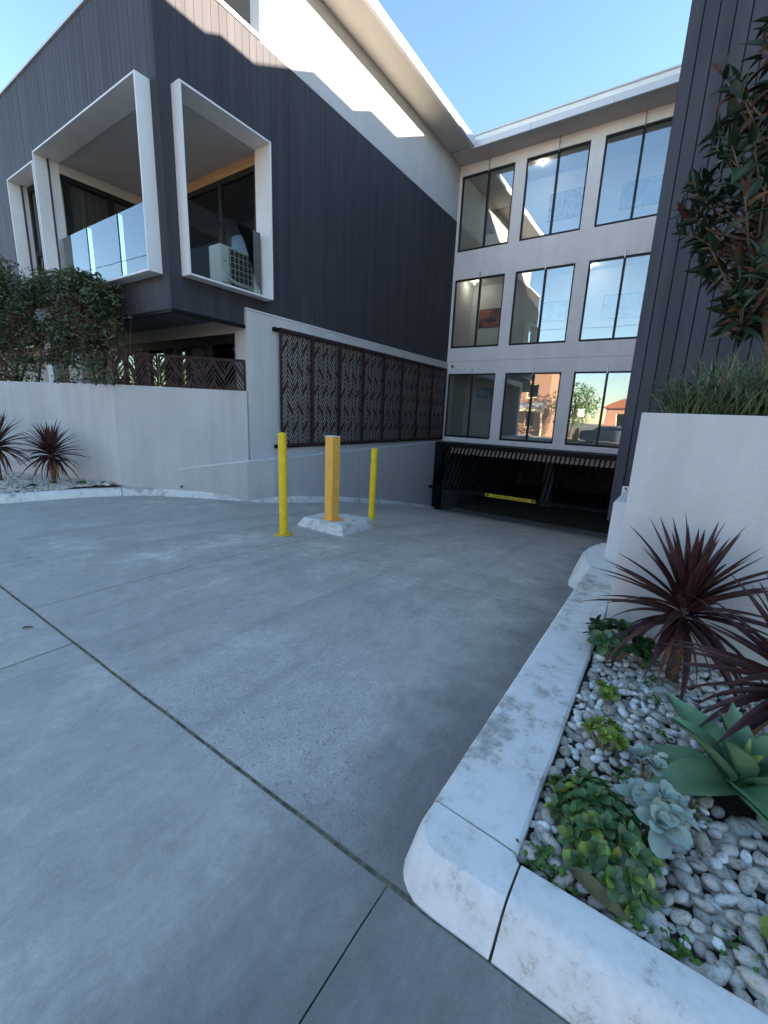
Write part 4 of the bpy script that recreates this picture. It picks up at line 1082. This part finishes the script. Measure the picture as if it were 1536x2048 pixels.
PL = scatter(9000, (-11.8, -8.7), (1.2, 3.8), 0.03, 0.05, ok_l, lambda x, y: 0.085, 0.8)
lvis = sorted([p for p in PL if vis(p[0], p[1])], key=lambda p: -size(p))[:150]
ls = set(lvis)
for p in lvis: place('pebble', random.choice(PEB), pm(*p), lbed)
join_pebbles('pebbles', [p for p in PL if p not in ls], lbed)

# ------------------------------------------------------------------ leaves
def blade(L, W, bend=0.35, fold=0.25, seg=9, shape='lance', thick=0.0):
    """leaf along +x, face up +z, bending down; shape sets the outline"""
    mb = MB(); rows = []
    for i in range(seg+1):
        t_ = i/seg
        if shape == 'lance': wd = W*(0.35+0.65*min(1, t_*4))*(1-t_**2.2) if t_ < 1 else 0.0
        elif shape == 'ovate': wd = W*math.sin(math.pi*min(1, t_**0.75*0.98+0.02))**0.85
        elif shape == 'obovate': wd = W*(0.16+0.84*math.sin(math.pi/2*t_/.6)) if t_ < .6 else W*math.sqrt(max(0.0, 1-((t_-.6)/.4)**2))
        elif shape == 'agave': wd = W*(0.30+0.70*math.sin(math.pi*min(1, 0.05+t_*0.78)))*(1-t_**3.2)
        a_ = bend*t_; x = L*(math.sin(a_)/bend if bend > 1e-3 else t_); zz = -L*(1-math.cos(a_))/bend if bend > 1e-3 else 0
        f_ = fold*wd
        rows.append((len(mb.v)))
        mb.v += [(x, -wd/2, zz+f_), (x, -wd/4, zz+f_*0.42), (x, 0, zz), (x, wd/4, zz+f_*0.42), (x, wd/2, zz+f_)]
    for a_, b_ in zip(rows[:-1], rows[1:]):
        for k in range(4): mb.f.append((a_+k, b_+k, b_+k+1, a_+k+1)); mb.mi.append(0)
    if thick:
        n = len(mb.v); mb.v += [(x, y*0.96, zz-thick*(1-abs(y)/(W/2+1e-6))-0.0008) for x, y, zz in mb.v]
        for f in list(mb.f): mb.f.append(tuple(n+i for i in reversed(f))); mb.mi.append(0)
    return mb
def leafmesh(name, mname, **kw): return blade(**kw).mesh(name, (0, 0, 0), (mname,), True)
def aim(pos, az, el, rollx=0.0, s=1.0, sy=None):
    q = Matrix.Rotation(az, 4, 'Z') @ Matrix.Rotation(-el, 4, 'Y') @ Matrix.Rotation(rollx, 4, 'X')
    return Matrix.Translation(pos) @ q @ Matrix.Diagonal((s, sy or s, s, 1))

CORD = [leafmesh('leaf', 'cord_leaf', L=1.0, W=0.088, bend=b_, fold=0.35, seg=9) for b_ in (0.15, 0.35, 0.6, 0.95)]
CORDO = [leafmesh('leaf', 'cord_leaf_old', L=1.0, W=0.065, bend=b_, fold=0.3, seg=9) for b_ in (0.5, 0.9)]
def cordyline(base, hgt, n, L, label, seed, minx=None, maxy=None, nold=8):
    random.seed(seed)
    t_ = thing('cordyline', label, 'plant', base, 'purple cordylines')
    top_ = Vector(base)+Vector((random.uniform(-.02, .02), random.uniform(-.02, .02), hgt))
    w = MB(); w.tube([base, Vector(base).lerp(top_, .5)+Vector((.008, 0, 0)), top_], [0.036, 0.03, 0.026], 9); obj('trunk', w, 'cord_trunk', t_, smooth=True)
    k = 0; tries = 0
    while k < n and tries < 4000:
        tries += 1
        f = k/n                                        # 0 = lowest leaves, 1 = the heart
        az = k*2.399963+random.uniform(-.25, .25)
        el = R(-28 + 112*f**0.85) + random.uniform(-.12, .12)
        l = L*random.uniform(0.82, 1.08)*(1-0.12*f)
        p = top_+Vector((math.cos(az)*.018, math.sin(az)*.018, -0.10+0.16*f))
        tip = p+Vector((math.cos(az)*math.cos(el), math.sin(az)*math.cos(el), math.sin(el)))*l
        if maxy is not None and tip.y > maxy:
            over = (tip.y-maxy); l2 = l*(1-over/max(0.05, tip.y-p.y))
            if l2 < 0.35*L: k += 1; continue
            l = l2*0.98
        me = CORD[0 if f > 0.7 else 1 if f > 0.45 else 2 if f > 0.2 else 3]
        place('leaf', me, aim(p, az, el, random.uniform(-.3, .3), l, L*random.uniform(.85, 1.1)), t_); k += 1
    for k in range(nold):
        az = k*6.283/nold+random.uniform(-.3, .3); el = R(random.uniform(-62, -38)); l = L*random.uniform(.55, .8)
        p = top_+Vector((math.cos(az)*.02, math.sin(az)*.02, -0.12))
        if maxy is not None and p.y+math.sin(az)*math.cos(el)*l > maxy: l *= .4
        l = min(l, 0.97*(p.z-base[2]+0.03)/max(0.2, math.sin(-el)))
        place('leaf', CORDO[k % 2], aim(p, az, el, random.uniform(-.3, .3), l, L*.95), t_)
    return t_
cordyline((0.20, 2.93, 0.10), 0.47, 92, 0.56, 'purple cordyline with drooping brown lower leaves against the right planter wall', 3, maxy=3.13, nold=9)
cordyline((0.62, 2.42, 0.10), 0.44, 84, 0.58, 'purple cordyline cut off by the right edge of the picture', 9, maxy=3.13, nold=8)
cordyline((-9.32, 2.98, 0.07), 0.60, 84, 0.62, 'dark purple cordyline standing beside the left planter corner', 5, nold=10)
cordyline((-10.25, 2.45, 0.07), 0.70, 80, 0.68, 'dark purple cordyline at the left edge of the picture', 6, nold=8)

JL = [leafmesh('leaf', 'jade_lime', L=1.0, W=0.62, bend=0.35, fold=0.12, seg=7, shape='obovate', thick=0.05) for _ in (0,)]
JD = [leafmesh('leaf', 'jade_dark', L=1.0, W=0.64, bend=0.35, fold=0.12, seg=7, shape='obovate', thick=0.05) for _ in (0,)]
SL = [leafmesh('leaf', 'silver_leaf', L=1.0, W=0.62, bend=0.3, fold=0.16, seg=10, shape='obovate', thick=0.04) for _ in (0,)]
def rosette(parent, c, up_, n, L, meshes, spread=(R(5), R(75)), cupped=1.0):
    q = Vector((0, 0, 1)).rotation_difference(Vector(up_).normalized()).to_matrix().to_4x4()
    for k in range(n):
        f = k/max(1, n-1); az = k*2.399963; el = spread[0]+(spread[1]-spread[0])*f
        l = L*(1-0.45*f)*random.uniform(.85, 1.1)
        place('leaf', random.choice(meshes), Matrix.Translation(c) @ q @ aim((0, 0, 0.01*f), az, el, random.uniform(-.2, .2), l), parent)
def succulent(base, heads, n, L, meshes, label, seed, hgt, spread, group='succulents in the pebble bed'):
    random.seed(seed)
    t_ = thing('succulent', label, 'plant', base, group)
    b0 = Vector(base)
    for k in range(heads):
        a_ = k*2.4+random.uniform(-.4, .4); r = spread*math.sqrt((k+0.3)/heads)
        c = b0+Vector((math.cos(a_)*r, math.sin(a_)*r, hgt*random.uniform(.75, 1.1)*(1-0.35*r/max(spread, .01))))
        w = MB(); w.tube([b0+Vector((math.cos(a_)*.008, math.sin(a_)*.008, -.02)), b0.lerp(c, .55)+Vector((0, 0, -.01)), c], [0.010, 0.008, 0.006], 6); obj('stem', w, 'stem', t_, smooth=True)
        rosette(t_, c, (math.cos(a_)*r*2.2, math.sin(a_)*r*2.2, 0.25), n, L, meshes)
    return t_
succulent((-0.13, 2.90, 0.10), 10, 10, 0.11, JD, 'bright green jade plant beside the kerb under the cordyline leaves', 1, 0.24, 0.16)
succulent((0.03, 2.95, 0.10), 3, 9, 0.08, JD, 'dark green jade plant in front of the wall, half hidden by cordyline', 2, 0.15, 0.09)
succulent((-0.10, 2.46, 0.10), 3, 9, 0.062, JL, 'small pale green succulent low among the pebbles', 3, 0.06, 0.05)
succulent((-0.06, 2.00, 0.10), 7, 9, 0.062, JL, 'yellow green jade plant on a short thick stem near the kerb', 4, 0.145, 0.075)
succulent((0.56, 1.46, 0.10), 5, 9, 0.085, JL, 'yellow green succulent at the right edge of the picture', 5, 0.10, 0.08)
succulent((0.155, 1.66, 0.10), 3, 12, 0.12, SL, 'silvery grey green rosette plant between the jade bush and the agave', 6, 0.15, 0.07)
succulent((0.12, 1.90, 0.10), 2, 8, 0.085, SL, 'smaller silvery succulent just behind the silver rosette', 7, 0.15, 0.05)
# dense jade bush
random.seed(31)
bush = thing('jade_bush', 'dense low jade bush spilling to the kerb corner', 'plant', (0.0, 1.48, 0.10), 'succulents in the pebble bed')
cnt = 0
for k in range(33):
    a_ = k*2.4; r = 0.185*math.sqrt((k+.4)/33)
    ex, ey = math.cos(a_)*r*1.05, math.sin(a_)*r*1.15
    c = Vector((-0.005+ex*0.95-0.35*ey*0.3, 1.50+ey-ex*0.35, 0.11+0.135*(1-(r/0.21)**2)+random.uniform(-.015, .02)))
    w = MB(); w.tube([(c.x*.6, 1.49+(c.y-1.49)*.5, 0.09), tuple(c)], [0.006, 0.004], 5); obj('stem', w, 'stem', bush, smooth=True)
    for j in range(9):
        if cnt >= 297: break
        f = j/8; az = j*2.4+k; el = R(-5+70*f)
        place('leaf', JD[0] if random.random() < .8 else JL[0], Matrix.Translation(c) @ Vector((0, 0, 1)).rotation_difference(Vector((ex*1.6, ey*1.6, .35)).normalized()).to_matrix().to_4x4() @ aim((0, 0, 0), az, el, random.uniform(-.3, .3), random.uniform(.05, .07)*(1-.3*f)), bush); cnt += 1
# agave
random.seed(8)
ag = thing('agave', 'broad leaved blue green agave with a pale furled centre', 'plant', (0.43, 2.05, 0.10))
AGM = [leafmesh('leaf', 'agave_leaf', L=1.0, W=0.42, bend=b_, fold=0.26, seg=12, shape='agave', thick=0.03) for b_ in (0.35, 0.75, 0.1)]
for k in range(15):
    f = k/14; az = k*2.399963+0.55; el = R(4+68*f)+random.uniform(-.08, .08); l = 0.43*(1-0.35*f**2)*random.uniform(.92, 1.08)
    place('leaf', AGM[1] if f < .4 else AGM[0], aim(Vector((0.43, 2.05, 0.14+0.06*f)), az, el, random.uniform(-.15, .15), l), ag)
w = MB()
w.lathe((0.43, 2.05, 0.17), [(0.028, 0), (0.034, .05), (0.026, .12), (0.012, .18), (0.002, .23)], 12); obj('furled_leaf', w, 'agave_bud', ag, smooth=True)
for k in range(2): place('leaf', leafmesh('leaf', 'agave_bud', L=1.0, W=0.36, bend=0.1, fold=0.5, seg=10, shape='agave', thick=0.03), aim(Vector((0.43, 2.05, 0.18)), 3.6+k*1.5, R(72), 0, 0.23), ag)
# weeds and fallen leaf
def weed(base, n, label, seed, sz=0.022):
    random.seed(seed); mb = MB()
    for k in range(n):
        a_ = random.uniform(0, 6.28); r = random.uniform(0, .05)*1.2; c = Vector(base)+Vector((math.cos(a_)*r, math.sin(a_)*r, random.uniform(.005, .05)))
        mm = aim(c, random.uniform(0, 6.28), random.uniform(-.2, .8), 0, sz*random.uniform(.6, 1.2))
        b_ = blade(L=1.0, W=0.8, bend=.4, fold=.1, seg=4, shape='obovate'); nn = len(mb.v)
        mb.v += [tuple(mm @ Vector(v)) for v in b_.v]; mb.f += [tuple(nn+i for i in f) for f in b_.f]; mb.mi += [0]*len(b_.f)
    for k in range(5):
        a_ = k*1.26; mb.tube([Vector(base)+Vector((0, 0, -.02)), Vector(base)+Vector((math.cos(a_)*.04, math.sin(a_)*.04, .03))], .0015, 4, False)
    o = obj('weed', mb, 'weed', smooth=True); return tag(o, label, 'weed', 'small weeds')
weed((-0.175, 1.30, 0.10), 46, 'tuft of small weeds in the inner corner of the white kerb', 1)
weed((-0.10, 1.275, 0.10), 26, 'small weeds beside the kerb below the jade bush', 2)
weed((0.12, 1.27, 0.10), 34, 'small weeds at the kerb beside the fallen leaf tip', 3)
weed((0.24, 1.27, 0.10), 26, 'small weeds along the street kerb among pebbles', 4)
weed((0.10, 2.55, 0.11), 26, 'small weeds among pebbles before the right cordyline trunk', 5)
weed((-9.05, 3.30, 0.08), 30, 'light green tuft at the foot of the left cordyline by the wall', 6, .06)
weed((-9.22, 2.62, 0.08), 36, 'pale green low plant among pebbles in the left bed', 7, .07)
weed((-8.93, 3.62, 0.08), 14, 'tiny green weed against the left planter wall', 8, .05)
weed((-7.93, 4.62, 0.02), 12, 'tiny weed growing between left kerb and wall', 9, .05)
random.seed(50)
for k, where in enumerate(('nearest the street kerb', 'beside the agave', 'in the middle of the bed', 'close to the cordyline trunk', 'in front of the yellow green jade')):
    wx, wy = ((0.38, 1.36), (0.28, 1.85), (0.16, 2.25), (0.10, 2.74), (0.05, 1.86))[k]
    weed((wx, wy, 0.105), 20, 'tiny green weed between white pebbles, the one '+where, 60+k, .021)
lf = blade(L=0.19, W=0.05, bend=0.25, fold=0.15, seg=10, shape='ovate', thick=0.001)
lf.v = [tuple(aim((-0.065, 1.285, 0.175), R(-14), R(-4), 0.35) @ Vector(v)) for v in lf.v]
tag(obj('fallen_leaf', lf, 'dry_leaf', smooth=True), 'long dark olive fallen leaf lying against the street kerb', 'leaf')
lf = blade(L=0.07, W=0.025, bend=0.3, fold=0.3, seg=6, shape='ovate', thick=0.001)
lf.v = [tuple(aim((-3.62, 1.20-0.35, 0.012), R(70), 0, 0.2) @ Vector(v)) for v in lf.v]
tag(obj('fallen_leaf', lf, 'dry_leaf', smooth=True), 'small dark curled leaf lying on the concrete near the joint', 'leaf')

# ------------------------------------------------------------------ tree in the right planter
random.seed(77)
tree = thing('magnolia_tree', 'glossy dark tree with brown backed leaves in the right planter', 'tree', (0.42, 4.05, 1.62))
TLF = [leafmesh('leaf', 'tree_leaf', L=0.165, W=0.047, bend=b_, fold=0.3, seg=6, shape='ovate') for b_ in (0.3, 0.7)]
TLB = [leafmesh('leaf', 'tree_leaf_brown', L=0.16, W=0.044, bend=b_, fold=0.35, seg=6, shape='ovate') for b_ in (0.2, 0.5)]
w = MB(); w.tube([(0.50, 4.05, 1.6), (0.43, 4.03, 2.1), (0.30, 4.0, 2.55), (0.24, 4.0, 3.1), (0.20, 4.0, 3.7), (0.25, 4.0, 4.3)], [0.034, 0.029, 0.025, 0.02, 0.014, 0.006], 9); obj('trunk', w, 'bark', tree, smooth=True)
w = MB(); w.tube([(0.54, 4.1, 1.6), (0.55, 4.1, 2.2), (0.52, 4.05, 2.9), (0.62, 4.0, 3.7), (0.66, 4.0, 4.5)], [0.03, 0.026, 0.021, 0.014, 0.006], 9); obj('trunk', w, 'bark', tree, smooth=True)
tw = []
outline = [(2.3, .25, .6), (2.45, .12, .7), (2.62, .04, .8), (2.8, -.12, .9), (3.0, -.27, .95), (3.2, -.35, .95), (3.4, -.27, .95), (3.6, -.16, .9), (3.8, -.17, .9), (3.95, -.20, .85), (4.1, 0.0, .85), (4.55, 0.1, .8)]
br = MB()
nleaf = 0; places = []
for k in range(185):
    zc = random.uniform(2.32, 4.5)
    for (z0, a0, b0), (z1, a1, b1) in zip(outline[:-1], outline[1:]):
        if z0 <= zc <= z1: tt = (zc-z0)/(z1-z0); xa, xb = a0+(a1-a0)*tt, b0+(b1-b0)*tt
    x = xa + 0.06*random.random() + (xb-xa-.06)*random.random()**1.25; y = 4.0+random.uniform(-.42, .40)
    tip = Vector((x, y, zc)); root = Vector((0.24 if x < 0.4 else 0.52, 4.02, zc-random.uniform(.2, .45)))
    root.z = max(root.z, 2.3)
    br.tube([root, root.lerp(tip, .5)+Vector((0, 0, -.03)), tip], [0.011, 0.008, 0.004], 5)
    dirv = (tip-root).normalized()
    places.append((tip, dirv))
for nm_, (tip, dirv) in enumerate(places):
    brown = random.random() < 0.22 or tip.z > 3.3 and random.random() < .45
    n = 10 if nm_ % 2 else 9
    for j in range(n):
        if nleaf >= 1900: break
        back = j/n*0.20; c = tip-dirv*back
        az = j*2.4+random.uniform(-.3, .3); el = R(65-75*(j/n))+random.uniform(-.3, .3)
        mm = Matrix.Translation(c) @ Vector((0, 0, 1)).rotation_difference((dirv+Vector((0, 0, .6))).normalized()).to_matrix().to_4x4() @ aim((0, 0, 0), az, el, random.uniform(-.9, .9), random.uniform(.55, 1.2))
        src = TLB if (brown and j > n*0.45 or random.random() < .1) else TLF
        tw.append((src[j % 2], mm, c)); nleaf += 1
obj('branches', br, 'bark', tree, smooth=True)
tw.sort(key=lambda q: (q[2]-Vector((0, 0, 1.6))).length)
for me, mm, c in tw[:300]: place('leaf', me, mm, tree)
fol = MB()
for me, mm, c in tw[300:]:
    fol.cur = 1 if me in TLB else 0; n = len(fol.v)
    fol.v += [tuple(mm @ v.co) for v in me.vertices]
    for p in me.polygons: fol.f.append(tuple(n+i for i in p.vertices)); fol.mi.append(fol.cur)
if fol.v: tag(obj('foliage', fol, ('tree_leaf', 'tree_leaf_brown'), tree, smooth=True), kind='stuff')

# grass clump in the planter
random.seed(15)
gr = thing('grass_clump', 'arching strappy grass clump along the top of the right planter', 'grass', (0.3, 3.5, 1.63))
gb = MB()
for k in range(3000):
    x = -0.10+1.2*random.random(); y = 3.38+0.5*random.random()**1.3
    hgt = random.uniform(.26, .62)*(0.55+0.45*min(1, (x+.14)/.3)); az = random.uniform(0, 6.28)
    if x < 0.1 and random.random() < .4: az = math.pi+random.uniform(-.8, .8)
    lean = random.uniform(.3, 1.15); wv = random.uniform(.003, .0068)
    pts = []
    for i in range(6):
        t_ = i/5; r = hgt*lean*(t_**1.5)*1.0; zz = hgt*(t_-0.62*lean*t_**2.6)
        pts.append(Vector((x+math.cos(az)*r, y+math.sin(az)*r, 1.63+zz)))
    sd_ = Vector((-math.sin(az), math.cos(az), 0)); n = len(gb.v)
    for i, p in enumerate(pts):
        ww = wv*(1-(i/5)**2*0.85); gb.v += [tuple(p-sd_*ww), tuple(p+sd_*ww)]
    mi = 1 if random.random() < .13 else 0
    for i in range(5): a_ = n+2*i; gb.f.append((a_, a_+2, a_+3, a_+1)); gb.mi.append(mi)
tag(obj('blades', gb, ('grass_blade', 'grass_dry'), gr, smooth=True), kind='stuff')
pp = scatter(1500, (-0.06, 1.0), (3.345, 3.5), 0.009, 0.016, lambda x, y: True, lambda x, y: 1.64, .9)
jo = join_pebbles('pebbles', pp, rp)

# ------------------------------------------------------------------ hedge bushes behind the left planter wall
def hedge(cx0, cx1, label, seed, n, top_f, zlow):
    random.seed(seed)
    xm = (cx0+cx1)/2; yb = lambda x: 2.035+(x+14)*0.3349+0.42
    t_ = thing('hedge_shrub', label, 'shrub', (xm, yb(xm), 1.80), 'shrubs behind the left planter wall')
    w = MB()
    for k in range(7):
        bx = xm+random.uniform(-.5, .5); tx = random.uniform(cx0+.3, cx1-.3)
        by = yb(bx)+random.uniform(-.05, .1)
        w.tube([(bx, by, 1.75), ((bx+tx)/2, by+random.uniform(-.1, .1), 2.35), (tx, min(3.95, yb(tx)), random.uniform(2.8, 3.3))], [0.03, 0.022, 0.008], 6)
    obj('trunk', w, 'bark', t_, smooth=True)
    tg = MB()
    for k in range(70):
        tx = random.uniform(cx0+.1, cx1); by = min(3.98, yb(tx))+random.uniform(-.25, .1); z0 = random.uniform(1.85, 2.6)
        tg.tube([(tx, by, z0), (tx+random.uniform(-.35, .35), by+random.uniform(-.15, .1), z0+random.uniform(.2, .6))], [0.006, 0.003], 4, False)
    obj('twigs', tg, 'bark', t_)
    fo = MB(); src = blade(L=1.0, W=0.5, bend=.5, fold=.25, seg=3, shape='ovate')
    k = 0; tries = 0
    while k < n and tries < n*30:
        tries += 1
        x = random.uniform(cx0, cx1); u = (x-cx0)/(cx1-cx0)
        zt = top_f(x); z0 = random.uniform(1.9, zt+0.08)
        if z0 < zlow and random.random() < .80: continue
        yc = min(3.70, yb(x)); y = yc+random.gauss(0, .17)
        if y > 4.02 or y < yc-0.42: continue
        edge = min(u, 1-u)*(cx1-cx0)
        if edge < .55 and random.random() > (edge/.55)**1.3+.05: continue
        if noise.noise(Vector((x*2.2, y*2.2, z0*2.6+seed))) < -0.13+0.16*max(0, 2.7-z0): continue
        mi = 1 if noise.noise(Vector((x*1.6+40, y*1.6, z0*1.6))) > .20 and random.random() < .55 or random.random() < .06 else 0
        mm = aim((x, y, z0), random.uniform(0, 6.28), random.uniform(-.7, .8), random.uniform(-1, 1), random.uniform(.05, .10))
        nn = len(fo.v); fo.v += [tuple(mm @ Vector(v)) for v in src.v]
        for f in src.f: fo.f.append(tuple(nn+i for i in f)); fo.mi.append(mi)
        k += 1
    tag(obj('foliage', fo, ('hedge_leaf', 'hedge_leaf_brown'), t_, smooth=False), kind='stuff')
tf = lambda x: (3.78+0.10*math.sin(x*2.3)+0.24*noise.noise(Vector((x*3.1, 3, 1))) + (0.5 if x < -11.5 else 0.35*max(0, (-10.3-x)/1.2)))
hedge(-10.15, -8.18, 'leafy green and bronze shrub at the planter corner beside the rusty fence', 3, 9500, lambda x: tf(x)-0.55*max(0, (x+8.75)/.55)**2, 2.55)
hedge(-13.2, -9.95, 'leafy green and bronze shrub at the left edge, below the white window frame', 4, 15000, tf, 2.3)

# ------------------------------------------------------------------ houses across the street (reflected in the glass)
def house(x0, x1, yf, h, wallm, roofm, label, verandah, chim):
    t_ = thing('house', label, 'house', ((x0+x1)/2, yf, 0), 'houses across the street')
    w = MB()
    wins = [(x0+1.0, x0+2.2, 0.9, 2.6), (x1-2.4, x1-1.2, 0.9, 2.6)]
    if h > 5: wins += [(x0+1.0, x0+2.2, 3.9, 5.4), (x1-2.4, x1-1.2, 3.9, 5.4)]
    holes_wall(w, 'y', yf, yf-0.25, x0, x1, -0.3, h, wins); w.box(x0, x1, yf-7, yf-0.26, -0.3, h-0.05); obj('wall', w, wallm, t_)
    for a_, b_, c, d_ in wins:
        w = MB(); w.box(a_, b_, yf-0.2, yf-0.1, c, c+.09); w.box(a_, b_, yf-.2, yf-.1, d_-.09, d_); w.box(a_, a_+.09, yf-.2, yf-.1, c+.09, d_-.09); w.box(b_-.09, b_, yf-.2, yf-.1, c+.09, d_-.09); w.box(a_-.05, b_+.05, yf-.02, yf+.08, c-.1, c-.002); fr = obj('window', w, 'cream_paint', t_)
        w = MB(); w.box(a_+.09, b_-.09, yf-.16, yf-.15, c+.09, d_-.09); obj('pane', w, 'loggia_glass', fr)
    w = MB(); xm = (x0+x1)/2; ov = .4
    n = len(w.v); w.v += [(x0-ov, yf+ov, h), (x1+ov, yf+ov, h), (x1+ov, yf-7-ov, h), (x0-ov, yf-7-ov, h), (xm-.8, yf-3.5, h+2.3), (xm+.8, yf-3.5, h+2.3)]
    for f in ((0,1,5,4), (1,2,5), (2,3,4,5), (3,0,4), (3,2,1,0)): w.f.append(f); w.mi.append(0)
    rf = obj('roof', w, roofm, t_)
    if chim:
        w = MB(); w.box(xm+1.2, xm+1.8, yf-2.6, yf-2.0, h+.6, h+2.9); obj('chimney', w, 'red_brick', rf)
    if verandah:
        w = MB(); w.prism([(x0, yf+.02), (x1, yf+.02), (x1, yf+2.0), (x0, yf+2.0)], lambda x, y: 3.35-0.3*(y-yf), lambda x, y: 3.40-0.3*(y-yf)); obj('verandah_roof', w, 'iron_roof', t_)
        w = MB(); w.box(x0, x1, yf+1.86, yf+1.96, 2.5, 2.74); obj('verandah_frieze', w, 'cream_paint', t_)
        for k in range(4):
            px = x0+.1+k*(x1-x0-.2)/3; w = MB(); w.box(px-.06, px+.06, yf+1.84, yf+1.96, 0, 2.498); obj('verandah_post', w, 'cream_paint', t_)
house(-19.5, -11.6, -18.5, 6.6, 'red_brick', 'terracotta', 'two storey red brick house with cream verandah reflected in middle ground floor window', True, True)
house(-6.2, 3.5, -18.5, 3.1, 'salmon', 'terracotta', 'low salmon house with tiled roof reflected in right ground floor window', False, True)
house(7, 17, -18.5, 3.4, 'red_brick', 'terracotta', 'brick house across the street further along', False, True)
house(-36, -25, -18.5, 3.3, 'red_brick', 'terracotta', 'long brick house across the street to the left', True, True)
house(-54, -40, -18.5, 3.3, 'cream_paint', 'terracotta', 'cream house across the street far to the left', False, True)
def round_tree(c, hgt, rad, label, seed, n=2600):
    random.seed(seed)
    t_ = thing('street_tree', label, 'tree', c, 'trees across the street')
    w = MB(); w.tube([c, (c[0]+.1, c[1], c[2]+hgt*.4), (c[0], c[1], c[2]+hgt*.75)], [.16, .12, .05], 8)
    for k in range(6):
        a_ = k*1.05; w.tube([(c[0], c[1], c[2]+hgt*.4), (c[0]+math.cos(a_)*rad*.7, c[1]+math.sin(a_)*rad*.7, c[2]+hgt*random.uniform(.55, .85))], [.07, .02], 5)
    obj('trunk', w, 'bark', t_)
    fo = MB()
    for k in range(n):
        v = Vector((random.gauss(0, 1), random.gauss(0, 1), random.gauss(0, 1))).normalized()*random.random()**.4
        if noise.noise(v*2.2+Vector((seed, 0, 0))) < -.2: continue
        p = Vector(c)+Vector((v.x*rad, v.y*rad, hgt*.62+v.z*hgt*.40)); mm = aim(p, random.uniform(0, 6.28), random.uniform(-1, 1), random.uniform(-1, 1), random.uniform(.14, .26))
        nn = len(fo.v); fo.v += [tuple(mm @ Vector(q)) for q in ((0,-.3,0), (1,-.15,.1), (1,.15,.1), (0,.3,0))]; fo.f.append((nn, nn+1, nn+2, nn+3)); fo.mi.append(0)
    tag(obj('crown', fo, 'weed', t_), kind='stuff')
round_tree((-8.6, -16.0, 0), 5.2, 2.2, 'green garden tree reflected in right ground floor window', 2)
round_tree((-13.5, -4.2, 0), 3.6, 1.5, 'leafy street tree reflected in the glass under the overhang', 3)
round_tree((-34.5, -13.0, 0), 7.0, 3.6, 'broad yellow green tree reflected in the glass under the overhang', 4, 4200)
round_tree((-23, -14.5, 0), 6.0, 2.6, 'green tree across the street left of the verandah house', 5, 3200)
round_tree((-41.5, -13.5, 0), 7.0, 3.6, 'large tree across the street far to the left', 6, 3200)
round_tree((-49, -13.0, 0), 7.0, 3.8, 'tall tree across the street beyond the cream house', 7, 3200)
round_tree((-58, -13.5, 0), 7.0, 3.8, 'last tree of the row across the street on the left', 8, 3200)
car = thing('parked_car', 'dark blue hatchback parked across the street, seen in the window reflection', 'car', (-4.6, -10.3, 0))
w = MB()
sec = [(-2.1, .35, .75), (-2.0, .25, .95), (-1.2, .22, 1.05), (-.5, .22, 1.42), (.7, .22, 1.45), (1.5, .22, 1.05), (2.05, .25, .95), (2.12, .35, .7)]
rows = []
for x, zb, zt in sec:
    n = len(w.v); wd = .84; wt = wd if zt < 1.1 else .66
    w.v += [(-4.6+x, -10.3-wd, zb), (-4.6+x, -10.3-wd, min(zt, .92)), (-4.6+x, -10.3-wt, zt), (-4.6+x, -10.3+wt, zt), (-4.6+x, -10.3+wd, min(zt, .92)), (-4.6+x, -10.3+wd, zb)]; rows.append(n)
for a_, b_ in zip(rows[:-1], rows[1:]):
    for i in range(6): j = (i+1) % 6; w.f.append((a_+i, b_+i, b_+j, a_+j)); w.mi.append(0)
w.f.append(tuple(range(rows[0], rows[0]+6))); w.f.append(tuple(reversed(range(rows[-1], rows[-1]+6)))); w.mi += [0, 0]
obj('body', w, 'car_paint', car, bevel=.04)
for x0, x1 in ((-.95, -.02), (.05, 1.05)):
    w = MB(); w.prism([(-4.6+x0, -9.56), (-4.6+x1, -9.56), (-4.6+x1, -9.50), (-4.6+x0, -9.50)], .98, 1.32); obj('side_window', w, 'loggia_glass', car)
for x in (-1.35, 1.3):
    for y in (-11.02, -9.58):
        w = MB(); w.tube([(-4.6+x, y-.1, .31), (-4.6+x, y+.1, .31)], .31, 18); o = obj('wheel', w, 'rubber', car)
ss = thing('street_sign', 'white street sign on a pole across the road', 'sign', (-7.2, -11.9, 0))
w = MB(); w.tube([(-7.2, -11.9, 0), (-7.2, -11.9, 2.7)], .03, 8); obj('pole', w, 'steel', ss)
w = MB(); w.box(-7.45, -6.95, -11.86, -11.85, 2.1, 2.7); obj('plate', w, 'sign_white', ss)
for k, (z0, y0) in enumerate(((7.6, -2.0), (7.2, -2.1), (8.3, -1.9))):
    w = MB(); w.tube([(-40+i*5, y0, z0-1.0*(1-((i-8)/8)**2)) for i in range(17)], .012, 5, False)
    tag(obj('power_cable', w, 'rubber'), ('upper', 'lower', 'topmost')[k]+' overhead power cable along the street, seen in the balcony glass', 'cable', 'overhead cables')
for px in (-40, 40):
    w = MB(); w.tube([(px, -2.0, -.05), (px, -2.0, 9.0)], [.16, .11], 10); pl = obj('power_pole', w, 'bark'); tag(pl, 'timber power pole at the kerb far to the '+('left' if px < 0 else 'right'), 'pole', 'power poles')

# ------------------------------------------------------------------ tidy normals
for me in bpy.data.meshes:
    if me.users and me.name.split('.')[0] not in ('blades', 'foliage', 'leaf', 'crown', 'weed', 'pebbles', 'pebble'):
        bm = bmesh.new(); bm.from_mesh(me); bmesh.ops.recalc_face_normals(bm, faces=bm.faces); bm.to_mesh(me); bm.free()
